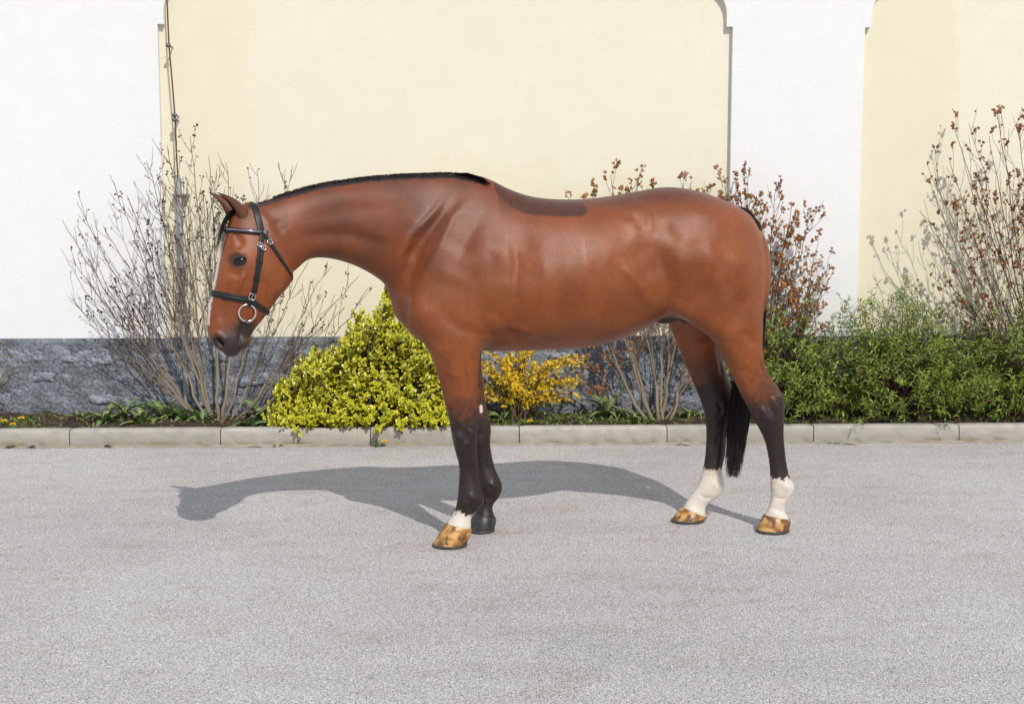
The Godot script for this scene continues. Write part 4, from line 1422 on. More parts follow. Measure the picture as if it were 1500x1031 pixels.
func mesh_field():
	var NXY := GX * GY
	var val := PackedFloat32Array()
	val.resize(GX * GY * GZ)
	val.fill(99.0)
	var seen := PackedByteArray()
	seen.resize(GX * GY * GZ)
	var vid := PackedInt32Array()
	vid.resize(GX * GY * GZ)
	vid.fill(-1)
	var offs := PackedInt32Array()
	var cor: Array[Vector3] = []
	for c in 8:
		offs.append((c & 1) + ((c >> 1) & 1) * GX + (c >> 2) * NXY)
		cor.append(Vector3(c & 1, (c >> 1) & 1, c >> 2))
	var edges := [[0, 1], [2, 3], [4, 5], [6, 7], [0, 2], [1, 3], [4, 6], [5, 7], [0, 4], [1, 5], [2, 6], [3, 7]]
	var ea := PackedInt32Array()
	var eb := PackedInt32Array()
	for e in edges:
		ea.append(e[0])
		eb.append(e[1])
	# seed: from inside the barrel upwards
	var ix := int((-0.1 - GRID_MIN.x) / CELL)
	var iz := int((0.0 - GRID_MIN.z) / CELL)
	var iy := int((1.2 - GRID_MIN.y) / CELL)
	while field(GRID_MIN + Vector3(ix, iy + 1, iz) * CELL) < 0.0:
		iy += 1
	var queue := PackedInt32Array([ix + iy * GX + iz * NXY])
	seen[queue[0]] = 1
	var head := 0
	var cells := PackedInt32Array()
	var cv := PackedFloat32Array()
	cv.resize(8)
	while head < queue.size():
		var cell := queue[head]
		head += 1
		var cx := cell % GX
		var cy := (cell / GX) % GY
		var cz := cell / NXY
		if cx < 1 or cy < 1 or cz < 1 or cx > GX - 3 or cy > GY - 3 or cz > GZ - 3:
			continue
		var base := GRID_MIN + Vector3(cx, cy, cz) * CELL
		var m := 0
		for c in 8:
			var n := cell + offs[c]
			var v := val[n]
			if v == 99.0:
				v = field(base + cor[c] * CELL)
				val[n] = v
			cv[c] = v
			if v < 0.0:
				m |= 1 << c
		if m == 0 or m == 255:
			continue
		var sum := Vector3.ZERO
		var cnt := 0
		for e in 12:
			var a := cv[ea[e]]
			var b := cv[eb[e]]
			if (a < 0.0) != (b < 0.0):
				sum += cor[ea[e]].lerp(cor[eb[e]], a / (a - b))
				cnt += 1
		vid[cell] = body_v.size()
		body_v.append(base + sum / cnt * CELL)
		cells.append(cell)
		for k in [-1, 1, -GX, GX, -NXY, NXY]:
			if seen[cell + k] == 0:
				seen[cell + k] = 1
				queue.append(cell + k)
	for cell in cells:
		var s0 := val[cell] < 0.0
		var st := [1, GX, NXY]
		for a in 3:
			var s1 := val[cell + st[a]] < 0.0
			if s0 == s1:
				continue
			var du: int = st[(a + 1) % 3]
			var dv: int = st[(a + 2) % 3]
			var q0 := vid[cell]
			var q1 := vid[cell - du]
			var q2 := vid[cell - du - dv]
			var q3 := vid[cell - dv]
			if q0 < 0 or q1 < 0 or q2 < 0 or q3 < 0:
				continue
			if s0:
				body_i.append_array([q0, q2, q1, q0, q3, q2])
			else:
				body_i.append_array([q0, q1, q2, q0, q2, q3])

func relax(times: int, amount: float):
	for it in times:
		var acc := PackedVector3Array()
		acc.resize(body_v.size())
		var cnt := PackedInt32Array()
		cnt.resize(body_v.size())
		for k in range(0, body_i.size(), 3):
			var a := body_i[k]
			var b := body_i[k + 1]
			var c := body_i[k + 2]
			acc[a] += body_v[b] + body_v[c]
			acc[b] += body_v[a] + body_v[c]
			acc[c] += body_v[b] + body_v[a]
			cnt[a] += 2
			cnt[b] += 2
			cnt[c] += 2
		for k in body_v.size():
			body_v[k] = body_v[k].lerp(acc[k] / cnt[k], amount)

func body_normals():
	body_n = PackedVector3Array()
	body_n.resize(body_v.size())
	for k in range(0, body_i.size(), 3):
		var a := body_i[k]
		var b := body_i[k + 1]
		var c := body_i[k + 2]
		var n := (body_v[c] - body_v[a]).cross(body_v[b] - body_v[a])
		body_n[a] += n
		body_n[b] += n
		body_n[c] += n
	for k in body_n.size():
		body_n[k] = body_n[k].normalized()

func stroke_body(lines: Array, side: float):
	var bx := {}
	for si in lines.size():
		var s: Array = lines[si]
		var total := 0.0
		for k in range(2, s.size() - 3, 2):
			total += Vector2(s[k], s[k + 1]).distance_to(Vector2(s[k + 2], s[k + 3]))
		var run := 0.0
		for k in range(2, s.size() - 3, 2):
			var a := Vector2(s[k], s[k + 1])
			var b := Vector2(s[k + 2], s[k + 3])
			var ln := a.distance_to(b)
			var r: float = s[1] * 4.6
			for x in range(floori((minf(a.x, b.x) - r) / 0.05), floori((maxf(a.x, b.x) + r) / 0.05) + 1):
				for y in range(floori((minf(a.y, b.y) - r) / 0.05), floori((maxf(a.y, b.y) + r) / 0.05) + 1):
					var key := x * 1000 + y
					if not bx.has(key):
						bx[key] = {}
					if not bx[key].has(si):
						bx[key][si] = []
					bx[key][si].append([a, b, run / total, (run + ln) / total])
			run += ln
	for i in body_v.size():
		var p := body_v[i]
		var key := floori(p.x / 0.05) * 1000 + floori(p.y / 0.05)
		if not bx.has(key):
			continue
		var n := body_n[i]
		var wgt := smoothstep(0.1, 0.55, absf(n.z))
		if p.y < 0.85 and p.x > -1.3 and p.z * side < 0.0:
			wgt = 0.0
		if side < 0.0 and p.y > 0.85:
			wgt = 0.0
		if wgt <= 0.0:
			continue
		var q := Vector2(p.x, p.y)
		var dsp := 0.0
		var trunk := smoothstep(-1.56, -1.36, q.x) * smoothstep(0.76, 0.92, q.y)
		for si in bx[key]:
			var best := 1.0
			var at := 0.5
			for ab in bx[key][si]:
				var c := Geometry2D.get_closest_point_to_segment(q, ab[0], ab[1])
				var dd := c.distance_squared_to(q)
				if dd < best:
					best = dd
					at = lerpf(ab[2], ab[3], ab[0].distance_to(c) / maxf(ab[0].distance_to(ab[1]), 1e-6))
			var sg: float = lines[si][1] * lerpf(1.15, 1.6, trunk)
			var taper := smoothstep(0.0, 0.35, at) * smoothstep(1.0, 0.65, at) if lines[si].size() > 6 else 1.0
			dsp += lines[si][0] * lerpf(1.1, 0.92, trunk) * taper * exp(-best / (sg * sg))
		body_v[i] = p + n * dsp * wgt

# ---------------------------------------------------------------- horse: colours and parts
const HORSE_AT := Vector3(0.411, 0.0, -0.045)
const HORSE_TURN := 8.278
const TAIL := [[0.643, 1.516], [0.690, 1.500], [0.735, 1.440], [0.761, 1.321], [0.772, 1.144], [0.772, 0.966], [0.738, 0.804], [0.701, 0.641], [0.680, 0.494], [0.669, 0.362], [0.664, 0.270]]
const FORELOCK := [[-1.629, 1.517], [-1.659, 1.492], [-1.685, 1.442], [-1.706, 1.380], [-1.716, 1.324], [-1.722, 1.279]]
const SADDLE_PATCH := [Vector2(-0.514, 1.705), Vector2(-0.508, 1.592), Vector2(-0.484, 1.554), Vector2(-0.441, 1.515), Vector2(-0.380, 1.485), Vector2(-0.263, 1.476), Vector2(-0.139, 1.476), Vector2(-0.105, 1.497), Vector2(-0.109, 1.527), Vector2(-0.134, 1.557), Vector2(-0.147, 1.707)]

func side_of_head(p: Vector3) -> Vector2:
	# (how far towards the front of the face, sideways) in the head's own section, or a far value outside it
	for s: Seg in segs:
		if s.g != 2:
			continue
		var s0 := (p - s.c0).dot(s.n0)
		var s1 := (p - s.c1).dot(s.n1)
		if s0 >= -0.001 and s1 <= 0.001:
			var tc := clampf(s0 / (s0 - s1 + 1e-9), 0, 1)
			var r := p - s.c0.lerp(s.c1, tc)
			return Vector2(r.dot(s.u0.lerp(s.u1, tc)) / (s.au0), r.dot(s.w0.lerp(s.w1, tc)))
	return Vector2(-9, 9)

func coat_colours() -> PackedColorArray:
	var out := PackedColorArray()
	out.resize(body_v.size())
	var big := grain(4.0, FastNoiseLite.TYPE_SIMPLEX, 201)
	var fine := grain(26.0, FastNoiseLite.TYPE_SIMPLEX, 202)
	var jag := grain(60.0, FastNoiseLite.TYPE_SIMPLEX, 203)
	var bay := Color(0.295, 0.075, 0.017)
	var warm := Color(0.40, 0.113, 0.023)
	var umber := Color(0.125, 0.042, 0.020)
	var black := Color(0.030, 0.019, 0.014)
	var white := Color(1.02, 0.95, 0.84)
	var patch := PackedVector2Array(SADDLE_PATCH)
	var crest := []
	for r in BODY["neck"][1]:
		crest.append(Vector2(r[0], r[1]))
	var eye := Vector2(-1.628, 1.299)
	for k in body_v.size():
		var p := body_v[k]
		var q := Vector2(p.x, p.y)
		var nb := big.get_noise_3dv(p)
		var nf := fine.get_noise_3dv(p)
		var nj := jag.get_noise_3d(p.x * 1.6, p.y * 0.35, p.z * 1.6)
		var c := bay.lerp(warm, clampf(0.4 + nb * 0.9, 0, 1))
		c *= 1.0 + nf * 0.16
		# darker hair on the upper neck and shoulder, along the back
		var upper := smoothstep(-0.35, -0.75, p.x) * smoothstep(1.05, 1.45, p.y + nb * 0.12) * smoothstep(-1.5, -1.2, p.x)
		c = c.lerp(umber, upper * clampf(0.55 + nb * 0.9, 0.1, 0.8))
		if p.x > -0.5:
			var topline := 1.575 + 0.02 * sin(p.x * 3.0)
			c = c.lerp(umber, smoothstep(topline - 0.10, topline, p.y + nb * 0.05 + nf * 0.015) * clampf(0.75 + nf * 0.3, 0.4, 0.95))
		# hair left long where the saddle sits
		if p.x > -0.55 and p.x < 0.02 and p.y > 1.40:
			var qq := q + Vector2(nf, nj) * 0.004
			if Geometry2D.is_point_in_polygon(qq, patch):
				c = Color(0.118, 0.037, 0.014) * (1.0 + nf * 0.3)
		# mane bed
		if p.x < -0.5 and p.x > -1.62:
			for j in range(1, crest.size() - 1):
				var cp := Geometry2D.get_closest_point_to_segment(q, crest[j], crest[j + 1])
				if cp.distance_to(q) < 0.017 + nj * 0.008:
					c = black
					break
		# black points
		if p.y < 0.95:
			var dark := 0.0
			if p.x < -0.3:
				dark = smoothstep(0.76, 0.52, p.y + nb * 0.06 + nf * 0.03)
			else:
				dark = smoothstep(0.80, 0.56, p.y + nb * 0.05 + nf * 0.03 - (p.x - 0.7) * 0.4) if p.z > 0.0 else smoothstep(0.92, 0.62, p.y + nb * 0.1)
			c = c.lerp(black, dark)
			if dark > 0.6:
				c *= 1.0 + nf * 0.5
		if p.y < 0.36:
			var edge := -1.0
			if p.x > 0.2:
				edge = 0.262 + nj * 0.02 + nf * 0.018
			elif p.z > 0.0:
				edge = 0.155 + nj * 0.016 + nf * 0.02 - (p.x + 0.68) * 0.35
			if p.y < edge:
				c = white * (1.0 + nf * 0.06)
				c = c.lerp(Color(0.70, 0.54, 0.34), clampf(nb * 1.6 + nf * 0.5 + 0.05, 0, 0.75))
		# white splash on the inside of the far forearm
		if p.x < -0.4 and p.z < 0.0 and p.z > -0.14 and Vector2((p.x + 0.55) * 2.2, p.y - 0.588).length() < 0.020:
			c = white
		# head
		if p.x < -1.42:
			var h := side_of_head(p)
			var dusk := Color(0.030, 0.026, 0.026)
			var mz := smoothstep(0.062, 0.028, q.distance_to(Vector2(-1.608, 1.005)) + nb * 0.02)
			mz = maxf(mz, smoothstep(0.110, 0.06, q.distance_to(Vector2(-1.655, 0.930)) + nb * 0.02))
			mz = maxf(mz, smoothstep(0.055, 0.028, q.distance_to(Vector2(-1.705, 0.962)) + nb * 0.015))
			c = c.lerp(dusk, mz * 0.92)
			# line of the mouth
			for ms in [[Vector2(-1.618, 1.045), Vector2(-1.617, 1.000)], [Vector2(-1.617, 1.000), Vector2(-1.632, 0.935)]]:
				var md: float = Geometry2D.get_closest_point_to_segment(q, ms[0], ms[1]).distance_to(q)
				c = c.lerp(Color(0.018, 0.014, 0.013), smoothstep(0.010, 0.004, md) * 0.85)
			var er := Vector2((q.x - eye.x) * 0.85, q.y - eye.y).length()
			c = c.lerp(Color(0.05, 0.03, 0.022), smoothstep(0.042, 0.022, er + nb * 0.01) * 0.85)
			if h.x > 0.25 and p.y > 1.035 and p.y < 1.425:
				var wd := 0.021 + nf * 0.004 - 0.005 * smoothstep(1.25, 1.42, p.y)
				if absf(h.y + 0.002) < wd:
					c = white
			c = c.lerp(umber, smoothstep(1.36, 1.44, p.y) * 0.35)
		# sheath
		if p.x > 0.17 and p.x < 0.42 and p.y < 1.04 and absf(p.z) < 0.06 and p.y < 1.012 + (p.x - 0.3) * 0.2:
			c = Color(0.035, 0.026, 0.024)
		out[k] = c
	return out

func ear(base: Vector3, tip: Vector3, open: Vector3, ca: Color):
	# cupped ear added to the body's mesh: outer skin, inner skin and rim
	var ax := (tip - base).normalized()
	open = (open - ax * open.dot(ax)).normalized()
	var w := ax.cross(open)
	var rows := 12
	var cols := 13
	var prof := [0.035, 0.036, 0.0345, 0.032, 0.029, 0.0262, 0.0232, 0.0198, 0.016, 0.0118, 0.007, 0.0012]
	var ln := base.distance_to(tip)
	for skin in 2:
		var k0 := body_v.size()
		for r in rows:
			var f := r / (rows - 1.0)
			var c := base + ax * (ln * f) - open * (0.010 * sin(f * PI)) + open * 0.008 * f * f
			var gape := lerpf(0.95, 0.62, f) * PI * 0.78
			for q in cols:
				var a := lerpf(-gape, gape, q / (cols - 1.0))
				var d := -open * cos(a) + w * sin(a)
				var thin := 0.0028 if skin == 1 and q > 0 and q < cols - 1 else 0.0
				body_v.append(c + (d * Vector3.ONE) * (prof[r] * (0.86 if absf(a) > 1.6 else 1.0) - thin))
				body_n.append(d if skin == 0 else -d)
				var rimd := smoothstep(0.75, 0.97, absf(q / (cols - 1.0) * 2.0 - 1.0))
				var col := ca.lerp(Color(0.03, 0.02, 0.018), maxf(rimd * 0.9, smoothstep(0.72, 1.0, f)))
				if skin == 1:
					col = Color(0.06, 0.04, 0.032)
				body_c.append(col)
		for r in rows - 1:
			for q in cols - 1:
				var a := k0 + r * cols + q
				var flip := (body_v[a + cols] - body_v[a]).cross(body_v[a + 1] - body_v[a]).dot(body_n[a]) < 0.0
				if flip:
					body_i.append_array([a, a + cols, a + 1, a + 1, a + cols, a + cols + 1])
				else:
					body_i.append_array([a, a + 1, a + cols, a + 1, a + cols + 1, a + cols])

var body_c: PackedColorArray

func strand(mb: MB, pts: Array, width: float, side: Vector3, col: Color):
	var k0 := mb.v.size()
	var cnt := pts.size()
	for a in cnt:
		var t: Vector3 = (pts[mini(a + 1, cnt - 1)] - pts[maxi(a - 1, 0)]).normalized()
		var s := (side - t * side.dot(t)).normalized()
		var nn := s.cross(t).normalized()
		var w := width * (1.0 - 0.85 * pow(a / (cnt - 1.0), 2.0))
		mb.add(pts[a] - s * w * 0.5, nn, col)
		mb.add(pts[a] + s * w * 0.5, nn, col)
	for a in cnt - 1:
		var k := k0 + a * 2
		mb.i.append_array([k, k + 2, k + 1, k + 1, k + 2, k + 3])

func build_horse():
	make_segs()
	mesh_field()
	relax(2, 0.5)
	body_normals()
	stroke_body(STROKES, 1.0)
	stroke_body(FAR_STROKES, -1.0)
	relax(1, 0.4)
	body_normals()
	body_c = coat_colours()
	ear(Vector3(-1.604, 1.470, 0.322), Vector3(-1.699, 1.580, 0.355), Vector3(-0.9, -0.25, 0.25), Color(0.17, 0.052, 0.02))
	ear(Vector3(-1.640, 1.470, 0.232), Vector3(-1.7396, 1.5845, 0.235), Vector3(-0.9, -0.25, -0.2), Color(0.17, 0.052, 0.02))
	var t := thing("horse", HORSE_AT, "bay horse with black legs, white hind socks and a thin blaze standing side-on", "horse")
	t.rotation_degrees.y = HORSE_TURN
	var arr := []
	arr.resize(Mesh.ARRAY_MAX)
	arr[Mesh.ARRAY_VERTEX] = body_v
	arr[Mesh.ARRAY_NORMAL] = body_n
	arr[Mesh.ARRAY_COLOR] = body_c
	arr[Mesh.ARRAY_INDEX] = body_i
	var am := ArrayMesh.new()
	am.add_surface_from_arrays(Mesh.PRIMITIVE_TRIANGLES, arr)
	obj("body", am, M.coat, t)
	build_eyes(t)
	build_hair(t)
	build_hooves(t)

func mid_z(y: float) -> float:
	return lerpf(0.355, 0.285, clampf((y - 1.0) / 0.53, 0, 1))

func skin_point(o: Vector3, d: Vector3) -> Vector3:
	var t := 0.0
	while t < 0.4 and field(o + d * t) < 0.0:
		t += 0.006
	var lo := t - 0.006
	for k in 8:
		var m := (lo + t) * 0.5
		if field(o + d * m) < 0.0:
			lo = m
		else:
			t = m
	return o + d * t

func skin_normal(p: Vector3) -> Vector3:
	var e := 0.006
	return Vector3(field(p + Vector3(e, 0, 0)) - field(p - Vector3(e, 0, 0)), field(p + Vector3(0, e, 0)) - field(p - Vector3(0, e, 0)), field(p + Vector3(0, 0, e)) - field(p - Vector3(0, 0, e))).normalized()

const SIDE := Vector3(0.205, 0.0, 0.979)

func build_eyes(t: Node3D):
	for s: float in [1.0, -1.0]:
		var p := skin_point(Vector3(-1.60, 1.299, mid_z(1.299)), (SIDE * s + Vector3(-0.36, 0, 0)).normalized())
		var nn := skin_normal(p)
		var e := Node3D.new()
		e.name = "eye"
		t.add_child(e, true)
		e.position = p
		var fwd := Vector3(0.9, 0.32, 0.0)
		fwd = (fwd - nn * fwd.dot(nn)).normalized()
		e.basis = Basis(fwd, nn.cross(fwd), nn)
		var mb := MB.new()
		var pts := []
		for a in 9:
			for b in 17:
				var el := PI * 0.5 - a / 8.0 * PI * 0.5
				var az := TAU * b / 16.0
				pts.append(Vector3(cos(az) * cos(el) * 0.0240, sin(az) * cos(el) * 0.0165, -0.004 + sin(el) * 0.0125))
		mb.sheet(pts, 9, 17, func(q: Vector3) -> Color: return Color(0.006, 0.005, 0.006) if Vector2(q.x / 1.3, q.y).length() < 0.008 else Color(0.022, 0.013, 0.009), true)
		obj("eyeball", mb.mesh(), M.eye, e)
		var lid := MB.new()
		for up in [1.0, -1.0]:
			var lp := []
			var lr := []
			for a in 11:
				var az := PI * a / 10.0
				lp.append(Vector3(cos(az) * 0.0262, up * sin(az) * (0.0160 if up > 0 else 0.0145), 0.0015 + sin(az) * (0.0045 if up > 0 else 0.0025)))
				lr.append(0.0018 + sin(az) * (0.0032 if up > 0 else 0.0018))
			lid.tube(lp, lr, 6, Color(0.035, 0.024, 0.02), Color(0.035, 0.024, 0.02))
		obj("eyelids", lid.mesh(), M.coat, e)

func build_hair(t: Node3D):
	var r := RandomNumberGenerator.new()
	r.seed = 301
	var dark := Color(0.016, 0.013, 0.012)
	# mane along the crest, falling to the far side
	var rows: Array = BODY["neck"][1]
	var mb := MB.new()
	for k in 4200:
		var f := r.randf_range(1.15, rows.size() - 1.05)
		var j := mini(int(f), rows.size() - 2)
		var q := []
		for m in 6:
			q.append(crom(rows[maxi(j - 1, 0)][m], rows[j][m], rows[j + 1][m], rows[mini(j + 2, rows.size() - 1)][m], f - j))
		var A := Vector3(q[0], q[1], q[2])
		var U := (A - Vector3(q[3], q[4], q[5])).normalized()
		U = (U + Vector3(0, 0.8, 0)).normalized()
		var W := Vector3(0.16 if A.x < -0.9 else 0.05, 0, 1).normalized()
		var h := r.randf_range(0.004, 0.017) * (0.6 if f > rows.size() - 2.2 else 1.0)
		var p0 := A - U * 0.006 + W * r.randf_range(-0.014, 0.012)
		var back := Vector3(1, 0, 0) * r.randf_range(-0.004, 0.016)
		var p1 := p0 + U * h + back
		var ln := r.randf_range(0.03, 0.075)
		var p2 := p1 - W * ln * 0.55 - U * ln * 0.12 + back * 0.6
		var p3 := p2 - W * ln * 0.25 - U * ln * 0.8 + back
		strand(mb, [p0, p1, p2, p3], r.randf_range(0.002, 0.0045), Vector3(1, 0.1, 0), dark * r.randf_range(0.6, 2.0))
	# tuft that lies back over the withers
	for k in 110:
		var a := Vector3(-0.705 + r.randf() * 0.03, 1.656, r.randf_range(-0.012, 0.016))
		var b := a + Vector3(0.05, 0.008 + r.randf() * 0.006, 0.012)
		var c := a + Vector3(0.10 + r.randf() * 0.02, -0.012 + r.randf() * 0.006, 0.035)
		var d := a + Vector3(0.14 + r.randf() * 0.025, -0.045 + r.randf() * 0.012, 0.058)
		strand(mb, [a, b, c, d], 0.003, Vector3(0, 0.5, 1), dark * r.randf_range(0.6, 2.0))
	obj("mane", mb.mesh(), M.hair, t)
	# forelock between the ears, down over the forehead
	var fl := MB.new()
	for k in 420:
		var pts := []
		var w0 := r.randf_range(-0.022, 0.022)
		var w1 := r.randf_range(-0.05, 0.05)
		var lift := r.randf_range(0.0, 0.012)
		var end := r.randf_range(0.4, 0.82)
		for j in 7:
			var f := j / 6.0 * end * (FORELOCK.size() - 1)
			var m := mini(int(f), FORELOCK.size() - 2)
			var x := lerpf(FORELOCK[m][0], FORELOCK[m + 1][0], f - m)
			var y := lerpf(FORELOCK[m][1], FORELOCK[m + 1][1], f - m)
			var side := lerpf(w0, w1, j / 6.0)
			pts.append(Vector3(x - lift * sin(j / 6.0 * PI) + absf(side) * 0.35, y, mid_z(y) + 0.012) + SIDE * side)
		strand(fl, pts, r.randf_range(0.002, 0.004), SIDE, dark * r.randf_range(0.7, 2.2))
	obj("forelock", fl.mesh(), M.hair, t)
	# tail
	var tl := MB.new()
	var path := []
	for p in TAIL:
		path.append(Vector3(p[0], p[1], -0.03))
	path[0].z = 0.0
	path[1].z = 0.0
	path[2].z = -0.005
	path[3].z = -0.015
	var wide := [0.012, 0.022, 0.026, 0.028, 0.032, 0.040, 0.049, 0.052, 0.049, 0.042, 0.032]
	var core := []
	for k in path.size():
		core.append(wide[k] * ([0.75, 0.75, 0.75, 0.75, 0.75, 0.7, 0.65, 0.5, 0.25, 0.08, 0.03][k]))
	tl.tube(path, core, 10, dark, dark)
	for k in 1500:
		var a := r.randf() * TAU
		var rr := sqrt(r.randf())
		var off := Vector3(cos(a), 0, sin(a)) * rr
		var end := 1.04 - 0.34 * pow(r.randf(), 1.7)
		var curl := Vector3(r.randf_range(-1, 1), 0, r.randf_range(-1, 1)) * 0.012
		var pts := []
		for j in 12:
			var f := j / 11.0 * end * (path.size() - 1)
			var m := mini(int(f), path.size() - 2)
			var p: Vector3 = path[m].lerp(path[m + 1], f - m)
			var w := lerpf(wide[m], wide[m + 1], f - m)
			pts.append(p + off * w + curl * sin(j * 0.5 + a) * (j / 11.0))
		strand(tl, pts, r.randf_range(0.0022, 0.005), Vector3(0.9, 0, r.randf_range(-0.6, 0.6)), dark * r.randf_range(0.6, 2.4))
	obj("tail", tl.mesh(), M.hair, t)

func build_hooves(t: Node3D):
	# ground centre x, z; half length; half width; leg it carries; dark
	var feet := [[-0.727, 0.124, 0.076, 0.066, "fore_near", false], [-0.548, -0.124, 0.064, 0.064, "fore_far", true], [0.473, -0.133, 0.078, 0.064, "hind_far", false], [0.803, 0.133, 0.076, 0.064, "hind_near", false]]
	var streak := grain(9.0, FastNoiseLite.TYPE_SIMPLEX, 401)
	for f in feet:
		var rows: Array = BODY[f[4]][1]
		var st: Array = rows[rows.size() - 2]
		var A := Vector3(st[0], st[1], st[2])
		var B := Vector3(st[3], st[4], st[5])
		var top := (A + B) * 0.5
		var g := Vector3(f[0], 0.013, f[1])
		var hl := (A - B).length() * 0.5 + 0.005
		var D := (A - B).normalized()
		var mb := MB.new()
		var pts := []
		var nr := 15
		var nc := 65
		for r in nr:
			var v := r / (nr - 1.0)
			for q in nc:
				var a := TAU * q / (nc - 1.0)
				var dn := Vector3(-cos(a) * f[2], 0, sin(a) * f[3] * (1.0 if cos(a) > -0.2 else 0.94))
				var up := D * cos(a) * hl + Vector3(0, 0, sin(a) * 0.048)
				var p := (g + dn).lerp(top + up, v)
				var belly := 0.004 * sin(v * PI)
				p += Vector3(-cos(a), 0, sin(a)) * belly * (0.2 if cos(a) > 0.4 else 1.0)
				if r == nr - 1:
					p = p.lerp(top, 0.05)
				pts.append(p)
		var is_dark: bool = f[5]
		var col := func(p: Vector3) -> Color:
			var n1 := streak.get_noise_3d(p.x * 2.2, p.y * 1.2, p.z * 2.2)
			var n2 := streak.get_noise_3d(p.x * 0.8 + 9.0, p.y * 3.0, p.z * 0.8)
			if is_dark:
				return Color(0.035, 0.034, 0.034) * (1.0 + n1 * 0.8)
			var c := Color(0.34, 0.155, 0.04).lerp(Color(0.58, 0.34, 0.11), clampf(n2 * 2.2 + 0.3, 0, 1))
			return c.lerp(Color(0.11, 0.045, 0.018), clampf(n1 * 3.0 + 0.2, 0, 0.9))
		mb.sheet(pts, nr, nc, col)
		var h := obj("hoof", mb.mesh(), M.hoof, t)
		if is_dark:
			h.set_meta("label", "black hoof of the far foreleg")
		var sh := MB.new()
		var ring := [[1.02, 0.0], [1.045, 0.002], [1.045, 0.0115], [1.0, 0.0132], [0.6, 0.0132]]
		var sp := []
		for r in ring:
			for q in nc:
				var a := TAU * q / (nc - 1.0)
				sp.append(Vector3(f[0] - cos(a) * f[2] * r[0], r[1] + 0.0015, f[1] + sin(a) * f[3] * r[0]))
		sh.sheet(sp, ring.size(), nc, func(_p: Vector3) -> Color: return Color(0.10, 0.095, 0.09))
		obj("horseshoe", sh.mesh(), M.iron, h)

# ---------------------------------------------------------------- bridle
func strap(mb: MB, pts: Array, nrm: Array, width: float, thick: float, col: Color):
	var cnt := pts.size()
	var prof := [[-0.5, 0.0], [-0.5, 0.6], [-0.38, 1.0], [0.38, 1.0], [0.5, 0.6], [0.5, 0.0]]
	var rows := []
	for a in cnt:
		var t: Vector3 = (pts[mini(a + 1, cnt - 1)] - pts[maxi(a - 1, 0)]).normalized()
		var nn: Vector3 = (nrm[a] - t * nrm[a].dot(t)).normalized()
		var s := nn.cross(t)
		var row := []
		for p in prof:
			row.append(pts[a] + s * p[0] * width + nn * (p[1] * thick))
		rows.append(row)
	var flat := []
	for row in rows:
		flat.append_array(row)
	mb.sheet(flat, cnt, 6, func(_p: Vector3) -> Color: return col, true)
	for e in [0, cnt - 1]:
		for k in 4:
			mb.tri(rows[e][0], rows[e][k + 1], rows[e][k + 2], col)

# points on the skin round a half loop: straight ahead is d, its ends lie at the two sides
func loop(o: Vector3, d: Vector3, a0: float, a1: float, cnt: int, lift: float) -> Array:
	var pts := []
	var nr := []
	for k in cnt:
		var a := deg_to_rad(lerpf(a0, a1, k / (cnt - 1.0)))
		var p := skin_point(o, (d * cos(a) + SIDE * sin(a)).normalized())
		var nn := skin_normal(p)
		pts.append(p + nn * lift)
		nr.append(nn)
	# soften the small unevenness of the skin below
	for it in 3:
		for k in range(1, cnt - 1):
			pts[k] = pts[k] * 0.5 + (pts[k - 1] + pts[k + 1]) * 0.25
			nr[k] = (nr[k] * 2.0 + nr[k - 1] + nr[k + 1]).normalized()
	return [pts, nr]

func flank(from: Vector2, to: Vector2, s: float, cnt: int, lift: float) -> Array:
	var pts := []
	var nr := []
	for k in cnt:
		var q := from.lerp(to, k / (cnt - 1.0))
		var o := Vector3(q.x, q.y, mid_z(q.y))
		var p := skin_point(o - SIDE * s * 0.0, SIDE * s)
		# keep to the asked place in the side view
		var nn := skin_normal(p)
		pts.append(p + nn * lift)
		nr.append(nn)
	for it in 3:
		for k in range(1, cnt - 1):
			pts[k] = pts[k] * 0.5 + (pts[k - 1] + pts[k + 1]) * 0.25
			nr[k] = (nr[k] * 2.0 + nr[k - 1] + nr[k + 1]).normalized()
	return [pts, nr]

func buckle(mb: MB, p: Vector3, nn: Vector3, along: Vector3, w: float, h: float):
	var u := (along - nn * along.dot(nn)).normalized()
	var s := nn.cross(u)
	var c := p + nn * 0.006
	var ring := []
	var rad := []
	for q in [[-1, -1], [0, -1.1], [1, -1], [1.05, 0], [1, 1], [0, 1.1], [-1, 1], [-1.05, 0]]:
		ring.append(c + s * q[0] * w * 0.5 + u * q[1] * h * 0.5)
		rad.append(0.0018)
	mb.tube(ring, rad, 5, Color(0.75, 0.75, 0.76), Color(0.75, 0.75, 0.76), true)
	mb.tube([c - u * h * 0.5, c + u * h * 0.5], [0.0013, 0.0013], 5, Color(0.75, 0.75, 0.76), Color(0.75, 0.75, 0.76))

